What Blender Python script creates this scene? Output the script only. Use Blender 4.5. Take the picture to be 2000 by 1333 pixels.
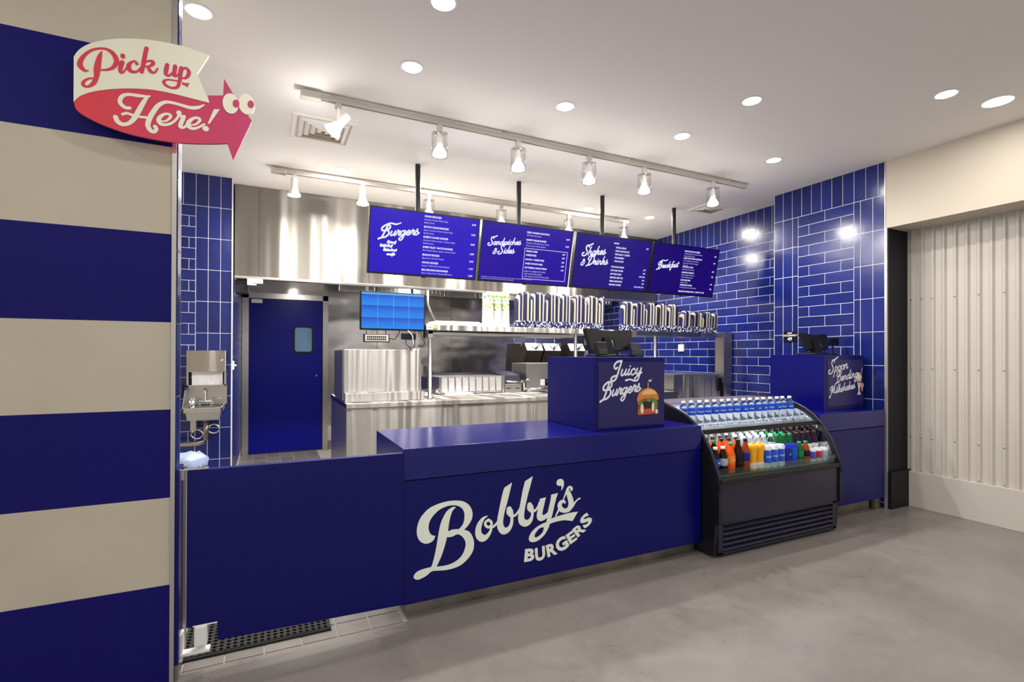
import bpy, bmesh, math, random
from mathutils import Vector, Matrix
from mathutils.geometry import tessellate_polygon
PI = math.pi
rnd = random.Random(7)
SC = bpy.context.scene
COL = SC.collection
for _o in list(bpy.data.objects):
    bpy.data.objects.remove(_o)

# ---------------------------------------------------------------- camera
cam_d = bpy.data.cameras.new('camera')
cam_d.sensor_width = 36.0
cam_d.lens = 986.45 * 36.0 / 2000.0
cam_d.shift_y = 23.06 / 2000.0
cam_d.clip_start = 0.05
cam = bpy.data.objects.new('camera', cam_d)
COL.objects.link(cam)
_r = Vector((0.90023315, -0.43539814, 0.00295481))
_u = Vector((-0.00459323, -0.00271065, 0.99998578))
_f = Vector((0.43538394, 0.90023392, 0.0044401))
_m = Matrix((_r, _u, -_f)).transposed().to_4x4()
_m.translation = Vector((0, 0, 1.4))
cam.matrix_world = _m
SC.camera = cam

# ---------------------------------------------------------------- world, exposure
w = bpy.data.worlds.new('hall_light')
w.use_nodes = True
w.node_tree.nodes['Background'].inputs[0].default_value = (1.0, 0.965, 0.93, 1)
w.node_tree.nodes['Background'].inputs[1].default_value = 0.80
SC.world = w
SC.view_settings.view_transform = 'Standard'
SC.view_settings.look = 'None'
SC.view_settings.exposure = 0.15
SC.view_settings.gamma = 1.0
SC.view_settings.use_curve_mapping = False

CEIL = 3.19
CAN_POWER = 9.0
TRACK_POWER = 16.0

# ---------------------------------------------------------------- materials
def srgb(r, g, b):
    f = lambda c: (c/255.0/12.92) if c/255.0 <= 0.04045 else ((c/255.0+0.055)/1.055)**2.4
    return (f(r), f(g), f(b), 1.0)

def mat(name, col, rough=0.5, metal=0.0, spec=0.5, emit=None, estr=0.0, **kw):
    m = bpy.data.materials.new(name)
    m.use_nodes = True
    b = m.node_tree.nodes['Principled BSDF']
    b.inputs['Base Color'].default_value = col
    b.inputs['Roughness'].default_value = rough
    b.inputs['Metallic'].default_value = metal
    b.inputs['Specular IOR Level'].default_value = spec
    if emit:
        b.inputs['Emission Color'].default_value = emit
        b.inputs['Emission Strength'].default_value = estr
    for k, v in kw.items():
        b.inputs[k.replace('_', ' ')].default_value = v
    return m

def N(m, t, **kw):
    n = m.node_tree.nodes.new(t)
    for k, v in kw.items():
        setattr(n, k, v)
    return n

def noise_color(m, c1, c2, scale=3.0, detail=4.0, stretch=(1, 1, 1), lo=0.35, hi=0.65, bump=0.0, bscale=None, rough=None):
    nt = m.node_tree; L = nt.links; b = nt.nodes['Principled BSDF']
    tc = N(m, 'ShaderNodeTexCoord'); mp = N(m, 'ShaderNodeMapping')
    mp.inputs['Scale'].default_value = stretch
    L.new(tc.outputs['Object'], mp.inputs['Vector'])
    no = N(m, 'ShaderNodeTexNoise'); no.inputs['Scale'].default_value = scale; no.inputs['Detail'].default_value = detail
    L.new(mp.outputs[0], no.inputs['Vector'])
    mr = N(m, 'ShaderNodeMapRange'); mr.inputs[1].default_value = lo; mr.inputs[2].default_value = hi
    L.new(no.outputs[0], mr.inputs[0])
    mx = N(m, 'ShaderNodeMix', data_type='RGBA')
    mx.inputs[6].default_value = c1; mx.inputs[7].default_value = c2
    L.new(mr.outputs[0], mx.inputs[0]); L.new(mx.outputs[2], b.inputs['Base Color'])
    if rough:
        r2 = N(m, 'ShaderNodeMapRange'); r2.inputs[1].default_value = lo; r2.inputs[2].default_value = hi
        r2.inputs[3].default_value = rough[0]; r2.inputs[4].default_value = rough[1]
        L.new(no.outputs[0], r2.inputs[0]); L.new(r2.outputs[0], b.inputs['Roughness'])
    if bump:
        n2 = N(m, 'ShaderNodeTexNoise'); n2.inputs['Scale'].default_value = bscale or scale*10; n2.inputs['Detail'].default_value = 3
        L.new(mp.outputs[0], n2.inputs['Vector'])
        bp_ = N(m, 'ShaderNodeBump'); bp_.inputs['Strength'].default_value = bump; bp_.inputs['Distance'].default_value = 0.002
        L.new(n2.outputs[0], bp_.inputs['Height']); L.new(bp_.outputs[0], b.inputs['Normal'])
    return m

def steel(name, col=(0.48, 0.455, 0.425, 1), rough=0.33, aniso=1.0, wave=0.0, vwave=1.0):
    m = mat(name, col, rough, 1.0)
    nt = m.node_tree; L = nt.links; b = nt.nodes['Principled BSDF']
    b.inputs['Anisotropic'].default_value = aniso
    tg = N(m, 'ShaderNodeCombineXYZ'); tg.inputs[1].default_value = 0.15; tg.inputs[2].default_value = 1.0
    L.new(tg.outputs[0], b.inputs['Tangent'])
    if vwave and not wave:
        tc = N(m, 'ShaderNodeTexCoord'); mp = N(m, 'ShaderNodeMapping'); mp.inputs['Scale'].default_value = (1.0, 0.2, 0.05)
        L.new(tc.outputs['Object'], mp.inputs[0])
        no = N(m, 'ShaderNodeTexNoise'); no.inputs['Scale'].default_value = 4.5; no.inputs['Detail'].default_value = 1.0
        L.new(mp.outputs[0], no.inputs['Vector'])
        bu = N(m, 'ShaderNodeBump'); bu.inputs['Strength'].default_value = vwave; bu.inputs['Distance'].default_value = 0.05
        L.new(no.outputs[0], bu.inputs['Height']); L.new(bu.outputs[0], b.inputs['Normal'])
    if wave:
        tc = N(m, 'ShaderNodeTexCoord'); mp = N(m, 'ShaderNodeMapping'); mp.inputs['Scale'].default_value = (1.0, 1.0, 2.2)
        L.new(tc.outputs['Object'], mp.inputs[0])
        no = N(m, 'ShaderNodeTexNoise'); no.inputs['Scale'].default_value = 1.6; no.inputs['Detail'].default_value = 1.0
        L.new(mp.outputs[0], no.inputs['Vector'])
        bu = N(m, 'ShaderNodeBump'); bu.inputs['Strength'].default_value = wave; bu.inputs['Distance'].default_value = 0.05
        L.new(no.outputs[0], bu.inputs['Height']); L.new(bu.outputs[0], b.inputs['Normal'])
    return m

def glassm(name, col=(1, 1, 1, 1), rough=0.0, ior=1.45):
    m = mat(name, col, rough, 0.0, 0.5, Transmission_Weight=1.0, IOR=ior)
    return m

M = {}
M['blue'] = noise_color(mat('blue_laminate', srgb(13, 14, 104), 0.3, spec=0.28), srgb(4, 6, 92), srgb(6, 8, 98), 2.0)
M['blue_top'] = mat('blue_laminate_polished', srgb(13, 14, 104), 0.2, spec=0.5)
M['paint_blue'] = noise_color(mat('navy_wall_paint', srgb(26, 22, 112), 0.6, spec=0.2), srgb(13, 7, 98), srgb(15, 8, 103), 3.0, bump=0.25, bscale=260)
M['paint_cream'] = noise_color(mat('cream_wall_paint', srgb(206, 197, 180), 0.7), srgb(190, 182, 164), srgb(196, 188, 170), 3.0, bump=0.25, bscale=260)
M['ceiling'] = mat('ceiling_paint', srgb(238, 234, 228), 0.8)
M['beige'] = mat('beige_wall_paint', srgb(198, 188, 172), 0.75)
M['corr'] = mat('painted_corrugated_metal', srgb(194, 188, 178), 0.42)
M['grout'] = mat('white_grout', srgb(212, 212, 220), 0.9)
def tilemat(name, c1, c2):
    m = mat(name, c1, 0.2)
    nt = m.node_tree; L = nt.links; b = nt.nodes['Principled BSDF']
    oi = N(m, 'ShaderNodeObjectInfo'); tc = N(m, 'ShaderNodeTexCoord')
    no = N(m, 'ShaderNodeTexNoise'); no.inputs['Scale'].default_value = 9; no.inputs['Detail'].default_value = 5
    L.new(tc.outputs['Object'], no.inputs['Vector'])
    ad = N(m, 'ShaderNodeMath', operation='MULTIPLY_ADD'); ad.inputs[1].default_value = 0.6; 
    L.new(oi.outputs['Random'], ad.inputs[0]); L.new(no.outputs[0], ad.inputs[2])
    mr = N(m, 'ShaderNodeMapRange'); mr.inputs[1].default_value = 0.3; mr.inputs[2].default_value = 1.3
    L.new(ad.outputs[0], mr.inputs[0])
    mx = N(m, 'ShaderNodeMix', data_type='RGBA'); mx.inputs[6].default_value = c1; mx.inputs[7].default_value = c2
    L.new(mr.outputs[0], mx.inputs[0]); L.new(mx.outputs[2], b.inputs['Base Color'])
    bu = N(m, 'ShaderNodeBump'); bu.inputs['Strength'].default_value = 0.25; bu.inputs['Distance'].default_value = 0.004
    L.new(no.outputs[0], bu.inputs['Height']); L.new(bu.outputs[0], b.inputs['Normal'])
    return m
M['tile'] = tilemat('glazed_blue_tile', srgb(12, 24, 86), srgb(22, 38, 116))
M['qtile'] = tilemat('grey_quarry_tile', srgb(104, 99, 94), srgb(130, 124, 118))
M['qtile'].node_tree.nodes['Principled BSDF'].inputs['Roughness'].default_value = 0.5
M['fgrout'] = mat('floor_grout', srgb(176, 168, 158), 0.9)
# polished concrete
def concrete():
    m = mat('polished_concrete', srgb(140, 133, 127), 0.3)
    nt = m.node_tree; L = nt.links; b = nt.nodes['Principled BSDF']
    tc = N(m, 'ShaderNodeTexCoord')
    n1 = N(m, 'ShaderNodeTexNoise'); n1.inputs['Scale'].default_value = 0.9; n1.inputs['Detail'].default_value = 7; n1.inputs['Roughness'].default_value = 0.62; n1.inputs['Distortion'].default_value = 0.7
    n2 = N(m, 'ShaderNodeTexNoise'); n2.inputs['Scale'].default_value = 38; n2.inputs['Detail'].default_value = 4
    n3 = N(m, 'ShaderNodeTexNoise'); n3.inputs['Scale'].default_value = 3.1; n3.inputs['Detail'].default_value = 9; n3.inputs['Roughness'].default_value = 0.7; n3.inputs['Distortion'].default_value = 1.6
    for n in (n1, n2, n3): L.new(tc.outputs['Object'], n.inputs['Vector'])
    r1 = N(m, 'ShaderNodeValToRGB')
    r1.color_ramp.elements[0].position = 0.25; r1.color_ramp.elements[0].color = srgb(110, 104, 100)
    r1.color_ramp.elements[1].position = 0.75; r1.color_ramp.elements[1].color = srgb(137, 130, 126)
    L.new(n1.outputs[0], r1.inputs[0])
    r3 = N(m, 'ShaderNodeMapRange'); r3.inputs[1].default_value = 0.3; r3.inputs[2].default_value = 0.7; r3.inputs[3].default_value = 0.92; r3.inputs[4].default_value = 1.06
    L.new(n3.outputs[0], r3.inputs[0])
    r2 = N(m, 'ShaderNodeMapRange'); r2.inputs[3].default_value = 0.94; r2.inputs[4].default_value = 1.06
    L.new(n2.outputs[0], r2.inputs[0])
    mu = N(m, 'ShaderNodeMath', operation='MULTIPLY'); L.new(r3.outputs[0], mu.inputs[0]); L.new(r2.outputs[0], mu.inputs[1])
    hs = N(m, 'ShaderNodeHueSaturation'); L.new(mu.outputs[0], hs.inputs['Value']); L.new(r1.outputs[0], hs.inputs['Color'])
    L.new(hs.outputs[0], b.inputs['Base Color'])
    rr = N(m, 'ShaderNodeMapRange'); rr.inputs[1].default_value = 0.3; rr.inputs[2].default_value = 0.7; rr.inputs[3].default_value = 0.24; rr.inputs[4].default_value = 0.44
    L.new(n3.outputs[0], rr.inputs[0]); L.new(rr.outputs[0], b.inputs['Roughness'])
    return m
M['concrete'] = concrete()
M['steel'] = steel('brushed_steel')
M['steel_hood'] = steel('brushed_hood_steel', (0.36, 0.335, 0.30, 1), 0.45, 1.0, vwave=0.4)
M['steel_wall'] = steel('rolled_steel_cladding', (0.66, 0.645, 0.64, 1), 0.2, 0.6, wave=0.6)
M['steel_plain'] = mat('satin_steel', (0.53, 0.52, 0.505, 1), 0.3, 1.0)
M['chrome'] = mat('chrome', (0.85, 0.85, 0.87, 1), 0.08, 1.0)
M['toe'] = noise_color(mat('scuffed_steel_kick', (0.55, 0.51, 0.45, 1), 0.32, 1.0), (0.26, 0.24, 0.215, 1), (0.36, 0.335, 0.30, 1), 4, rough=(0.25, 0.45))
M['trim'] = mat('aluminium_trim', srgb(188, 184, 178), 0.35, 0.7)
M['black'] = mat('black_plastic', srgb(6, 6, 8), 0.4, spec=0.35)
M['blackm'] = mat('black_powder_coat', srgb(16, 15, 20), 0.45)
M['rubber'] = mat('black_rubber', srgb(22, 20, 20), 0.75)
M['charcoal'] = mat('charcoal_cooler_panel', srgb(32, 31, 54), 0.3)
M['dark_col'] = mat('dark_aubergine_panel', srgb(22, 19, 29), 0.5, spec=0.25)
M['brown'] = mat('brown_black_enamel', srgb(34, 24, 22), 0.35)
M['white'] = mat('white_plastic', srgb(235, 235, 235), 0.4)
M['whitep'] = noise_color(mat('white_paper', srgb(232, 232, 230), 0.8), srgb(225, 226, 228), srgb(240, 240, 238), 30)
M['lamp'] = mat('lit_lamp_face', srgb(255, 250, 240), 0.5, emit=(1, 0.95, 0.88, 1), estr=14.0)
M['reflector'] = mat('white_lamp_housing', srgb(238, 236, 232), 0.4)
M['bulb_glow'] = mat('glowing_bulb_glass', srgb(255, 252, 246), 0.3, emit=(1, 0.96, 0.9, 1), estr=3.0)
M['track'] = mat('grey_lighting_track', srgb(186, 180, 172), 0.5)
def thin_glass(name, col=(1, 1, 1, 1)):
    m = bpy.data.materials.new(name); m.use_nodes = True
    nt = m.node_tree; nt.nodes.clear()
    out = nt.nodes.new('ShaderNodeOutputMaterial'); mx = nt.nodes.new('ShaderNodeMixShader'); tr = nt.nodes.new('ShaderNodeBsdfTransparent'); gl = nt.nodes.new('ShaderNodeBsdfGlossy'); fr = nt.nodes.new('ShaderNodeLayerWeight')
    tr.inputs[0].default_value = col; gl.inputs['Roughness'].default_value = 0.03; pw = nt.nodes.new('ShaderNodeMath'); pw.operation = 'POWER'; pw.inputs[1].default_value = 4.0; ma = nt.nodes.new('ShaderNodeMath'); ma.operation = 'MULTIPLY_ADD'; ma.inputs[1].default_value = 0.7; ma.inputs[2].default_value = 0.05
    fr.inputs[0].default_value = 0.5
    nt.links.new(fr.outputs['Facing'], pw.inputs[0]); nt.links.new(pw.outputs[0], ma.inputs[0]); nt.links.new(ma.outputs[0], mx.inputs[0]); nt.links.new(tr.outputs[0], mx.inputs[1]); nt.links.new(gl.outputs[0], mx.inputs[2]); nt.links.new(mx.outputs[0], out.inputs[0])
    return m
M['glass'] = thin_glass('clear_glass', (0.98, 0.98, 0.98, 1))
M['door_blue'] = mat('blue_door_laminate', srgb(3, 10, 128), 0.35, spec=0.22)
M['door_glass'] = mat('door_window_glass', srgb(112, 150, 185), 0.05)
M['vinyl'] = mat('pale_green_white_vinyl', srgb(242, 250, 238), 0.5)
M['print_white'] = mat('white_print', srgb(232, 234, 245), 0.5)
M['sign_cream'] = mat('cream_sign_print', srgb(240, 240, 218), 0.55)
def redgrad():
    m = mat('red_sign_print', srgb(225, 58, 72), 0.5)
    nt = m.node_tree; L = nt.links; b = nt.nodes['Principled BSDF']
    tc = N(m, 'ShaderNodeTexCoord'); sx = N(m, 'ShaderNodeSeparateXYZ'); L.new(tc.outputs['Object'], sx.inputs[0])
    mr = N(m, 'ShaderNodeMapRange'); mr.inputs[1].default_value = 0.0; mr.inputs[2].default_value = 0.6
    L.new(sx.outputs[0], mr.inputs[0])
    mx = N(m, 'ShaderNodeMix', data_type='RGBA'); mx.inputs[6].default_value = srgb(222, 56, 68); mx.inputs[7].default_value = srgb(196, 58, 110)
    L.new(mr.outputs[0], mx.inputs[0]); L.new(mx.outputs[2], b.inputs['Base Color'])
    return m
M['sign_red'] = redgrad()
M['sign_panel'] = mat('navy_print_panel', srgb(30, 26, 92), 0.35)
M['menu1'] = mat('lit_screen_violet_blue', (0, 0, 0, 1), 0.3, spec=0.2, emit=srgb(48, 24, 196), estr=0.85)
M['menu2'] = mat('lit_screen_indigo', (0, 0, 0, 1), 0.3, spec=0.2, emit=srgb(42, 14, 160), estr=0.85)
M['menu3'] = mat('lit_screen_navy', (0, 0, 0, 1), 0.3, spec=0.2, emit=srgb(36, 18, 128), estr=0.85)
M['menu4'] = mat('lit_screen_dark_navy', (0, 0, 0, 1), 0.3, spec=0.2, emit=srgb(30, 8, 112), estr=0.85)
M['menu_text'] = mat('lit_screen_text', (0, 0, 0, 1), 0.3, emit=srgb(226, 226, 255), estr=1.0)
M['menu_thin'] = mat('lit_screen_small_text', (0, 0, 0, 1), 0.3, emit=srgb(190, 190, 245), estr=0.9)
M['led'] = mat('cooler_led_strip', (1, 1, 1, 1), 0.4, emit=(0.9, 0.95, 1.0, 1), estr=22.0)

# ---------------------------------------------------------------- mesh helpers
class MB:
    def __init__(s):
        s.v = []; s.f = []; s.smooth = set(); s.mi = []
    def add(s, vs, fs, sm=False, mi=0):
        o = len(s.v); s.v += [tuple(v) for v in vs]
        for f in fs:
            if sm: s.smooth.add(len(s.f))
            s.f.append(tuple(i+o for i in f)); s.mi.append(mi)
        return s
    def box(s, x0, x1, y0, y1, z0, z1, mi=0):
        vs = [(x, y, z) for z in (z0, z1) for y in (y0, y1) for x in (x0, x1)]
        return s.add(vs, [(0, 2, 3, 1), (4, 5, 7, 6), (0, 1, 5, 4), (2, 6, 7, 3), (0, 4, 6, 2), (1, 3, 7, 5)], mi=mi)
    def bbox(s, x0, x1, y0, y1, z0, z1, b=0.004, mi=0):
        """box with chamfered edges"""
        bm = bmesh.new()
        vs = [bm.verts.new((x, y, z)) for z in (z0, z1) for y in (y0, y1) for x in (x0, x1)]
        for f in [(0, 2, 3, 1), (4, 5, 7, 6), (0, 1, 5, 4), (2, 6, 7, 3), (0, 4, 6, 2), (1, 3, 7, 5)]:
            bm.faces.new([vs[i] for i in f])
        bmesh.ops.bevel(bm, geom=bm.edges[:], offset=b, segments=2, affect='EDGES', profile=0.5)
        return s.frombm(bm, mi=mi)
    def frombm(s, bm, mi=0, sm=False):
        bm.verts.index_update()
        s.add([v.co[:] for v in bm.verts], [[v.index for v in f.verts] for f in bm.faces], sm, mi)
        bm.free(); return s
    def prism(s, prof, a0, a1, axis='x', mi=0):
        """closed 2D profile extruded along an axis; prof in the other two axes (in xyz order)"""
        n = len(prof)
        def P(p, a):
            return {'x': (a, p[0], p[1]), 'y': (p[0], a, p[1]), 'z': (p[0], p[1], a)}[axis]
        vs = [P(p, a0) for p in prof] + [P(p, a1) for p in prof]
        fs = [(i, (i+1) % n, (i+1) % n+n, i+n) for i in range(n)]
        tri = tessellate_polygon([[Vector((p[0], p[1], 0)) for p in prof]])
        fs += [tuple(t) for t in tri] + [tuple(i+n for i in reversed(t)) for t in tri]
        return s.add(vs, fs, mi=mi)
    def lathe(s, prof, c=(0, 0, 0), n=16, axis='z', mi=0, sm=True):
        """prof list of (r, h)"""
        vs = []; fs = []
        for r, h in prof:
            for k in range(n):
                a = 2*PI*k/n; x, y = r*math.cos(a), r*math.sin(a)
                p = {'z': (x, y, h), 'x': (h, x, y), 'y': (x, h, y)}[axis]
                vs.append((p[0]+c[0], p[1]+c[1], p[2]+c[2]))
        for j in range(len(prof)-1):
            for k in range(n):
                fs.append((j*n+k, j*n+(k+1) % n, (j+1)*n+(k+1) % n, (j+1)*n+k))
        s.add(vs, fs, sm, mi)
        if prof[0][0] > 1e-5: s.add(vs[:n], [tuple(reversed(range(n)))], mi=mi)
        if prof[-1][0] > 1e-5: s.add(vs[-n:], [tuple(range(n))], mi=mi)
        return s
    def tube(s, pts, r, n=8, mi=0, closed=False):
        pts = [Vector(p) for p in pts]; rings = []
        up = Vector((0, 0, 1))
        m = len(pts)
        for i, p in enumerate(pts):
            a = pts[i-1] if i > 0 else (pts[-1] if closed else p); b = pts[(i+1) % m] if (i < m-1 or closed) else p
            t = (b-a).normalized()
            q = up if abs(t.dot(up)) < 0.95 else Vector((1, 0, 0))
            e1 = t.cross(q).normalized(); e2 = e1.cross(t)
            rr = r[i] if isinstance(r, (list, tuple)) else r
            rings.append([p+e1*math.cos(2*PI*k/n)*rr+e2*math.sin(2*PI*k/n)*rr for k in range(n)])
        vs = [v for R in rings for v in R]; fs = []
        for i in range(m if closed else m-1):
            j = (i+1) % m
            for k in range(n):
                fs.append((i*n+k, i*n+(k+1) % n, j*n+(k+1) % n, j*n+k))
        if not closed:
            fs.append(tuple(reversed(range(n)))); fs.append(tuple(range((m-1)*n, m*n)))
        return s.add([v[:] for v in vs], fs, True, mi)
    def xf(s, mtx):
        s.v = [(mtx @ Vector(v))[:] for v in s.v]; return s
    def join(s, o):
        n = len(s.v); k = len(s.f)
        s.v += o.v; s.f += [tuple(i+n for i in f) for f in o.f]; s.mi += o.mi
        s.smooth |= {i+k for i in o.smooth}
        return s

ROOTS = {}
def tag(o, label=None, cat=None, group=None, kind=None):
    if label: o['label'] = label
    if cat: o['category'] = cat
    if group: o['group'] = group
    if kind: o['kind'] = kind
    return o
def thing(name, label, cat, loc=(0, 0, 0), group=None, rotz=0):
    o = bpy.data.objects.new(name, None); o.empty_display_size = 0.1
    COL.objects.link(o); o.location = loc; o.rotation_euler = (0, 0, rotz)
    tag(o, label, cat, group); ROOTS[o.name] = Vector(loc)
    return o
def off(o):
    return ROOTS.get(o.name, Vector((0, 0, 0)))
def mesh(name, mb, mats, shift=Vector((0, 0, 0))):
    me = bpy.data.meshes.new(name)
    me.from_pydata([(v[0]-shift.x, v[1]-shift.y, v[2]-shift.z) for v in mb.v], [], mb.f)
    if not isinstance(mats, (list, tuple)): mats = [mats]
    for mm in mats: me.materials.append(mm)
    for i, p in enumerate(me.polygons):
        p.use_smooth = i in mb.smooth
        p.material_index = mb.mi[i]
    me.update()
    return me
def part(name, mb, mats, parent, label=None, local=False):
    """a child mesh; coordinates are world metres unless local"""
    sh = Vector((0, 0, 0)) if local else off(parent)
    o = bpy.data.objects.new(name, mesh(name, mb, mats, sh))
    COL.objects.link(o); o.parent = parent
    ROOTS[o.name] = sh
    if label: o['label'] = label
    return o
def solo(name, mb, mats, label, cat, base, group=None):
    b = Vector(base)
    o = bpy.data.objects.new(name, mesh(name, mb, mats, b)); COL.objects.link(o); o.location = b
    ROOTS[o.name] = b
    return tag(o, label, cat, group)
def struct(name, mb, mats, parent=None, label=None):
    o = bpy.data.objects.new(name, mesh(name, mb, mats)); COL.objects.link(o); o.parent = parent
    if parent is None: o['kind'] = 'structure'
    if label: o['label'] = label
    return o
def dup(root, loc=None, label=None, group=None, rotz=None):
    def cp(o, par):
        c = o.copy(); COL.objects.link(c); c.parent = par
        if o.name in ROOTS: ROOTS[c.name] = ROOTS[o.name]
        for ch in kids[o.name]: cp(ch, c)
        return c
    kids = {}
    def walk(o):
        kids[o.name] = list(o.children)
        for c in o.children: walk(c)
    walk(root)
    r = cp(root, None)
    if loc is not None: r.location = loc
    if rotz is not None: r.rotation_euler = (0, 0, rotz)
    if label: r['label'] = label
    if group: r['group'] = group
    return r

# ---------------------------------------------------------------- lettering helpers
def cr(p0, p1, p2, p3, t):
    return 0.5*((2*p1)+(-p0+p2)*t+(2*p0-5*p1+4*p2-p3)*t*t+(-p0+3*p1-3*p2+p3)*t*t*t)
def smooth_poly(pts, sub=4):
    """closed outline; points marked 'c' are sharp corners"""
    n = len(pts); out = []
    for i in range(n):
        p1 = pts[i]; p2 = pts[(i+1) % n]
        p0 = p1 if len(p1) > 2 else pts[i-1]
        p3 = p2 if len(p2) > 2 else pts[(i+2) % n]
        for k in range(sub):
            t = k/sub
            out.append((cr(p0[0], p1[0], p2[0], p3[0], t), cr(p0[1], p1[1], p2[1], p3[1], t)))
    return out
def stroke2d(pts, sub=5, cap=8):
    """brush stroke with a width per point -> list of (verts, faces) in 2D"""
    n = len(pts); c = []
    for i in range(n-1):
        p0 = pts[max(i-1, 0)]; p1 = pts[i]; p2 = pts[i+1]; p3 = pts[min(i+2, n-1)]
        for k in range(sub):
            t = k/sub; c.append([cr(p0[j], p1[j], p2[j], p3[j], t) for j in range(3)])
    c.append(list(pts[-1])[:3])
    V = []; F = []
    for i, (x, y, wd) in enumerate(c):
        a = c[max(i-1, 0)]; b = c[min(i+1, len(c)-1)]
        dx, dy = b[0]-a[0], b[1]-a[1]; l = math.hypot(dx, dy) or 1
        nx, ny = -dy/l, dx/l; h = max(wd, 0.01)/2
        V += [(x+nx*h, y+ny*h, i*4e-6), (x-nx*h, y-ny*h, i*4e-6)]
    for i in range(len(c)-1):
        F.append((2*i+1, 2*i+3, 2*i+2, 2*i))
    for e in (0, -1):
        x, y, wd = c[e]; o = len(V); h = max(wd, 0.01)/2; g = c[1] if e == 0 else c[-2]
        a0 = math.atan2(y-g[1], x-g[0])-PI/2; d = 0 if e == 0 else (len(c)-1)*4e-6
        V += [(x+h*math.cos(a0+PI*k/cap), y+h*math.sin(a0+PI*k/cap), d) for k in range(cap+1)]
        F.append(tuple(o+k for k in range(cap+1)))
    return V, F
_lay = [0]
def flat_add(mb, V, F, fn, mi=0):
    _lay[0] = (_lay[0]+1) % 7
    mb.add([fn(p[0], p[1], (p[2] if len(p) > 2 else 0)+_lay[0]*3e-5) for p in V], F, mi=mi)
def poly_add(mb, outline, fn, holes=(), mi=0, sub=4):
    rings = [smooth_poly(outline, sub)]+[smooth_poly(h, sub) for h in holes]
    tri = tessellate_polygon([[Vector((x, y, 0)) for x, y in r] for r in rings])
    V = [p for r in rings for p in r]
    flat_add(mb, V, [tuple(t) for t in tri], fn, mi)
def front_y(yy, k=0.001):
    return lambda x, z, d=0: (x*k, yy-d, z*k)
_txt = []
def text2d(s, size=1.0, bold=0.0, align='LEFT', width=1.0):
    """the built-in typeface turned into flat 2D triangles"""
    cu = bpy.data.curves.new('lettering', 'FONT'); cu.body = s; cu.size = size; cu.offset = bold*size; cu.align_x = align; cu.resolution_u = 3
    ob = bpy.data.objects.new('lettering', cu); COL.objects.link(ob)
    bpy.context.view_layer.update()
    me = ob.evaluated_get(bpy.context.evaluated_depsgraph_get()).to_mesh()
    V = [(v.co.x*width, v.co.y) for v in me.vertices]; F = [tuple(p.vertices) for p in me.polygons]
    ob.evaluated_get(bpy.context.evaluated_depsgraph_get()).to_mesh_clear()
    bpy.data.objects.remove(ob); bpy.data.curves.remove(cu)
    return V, F
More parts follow.
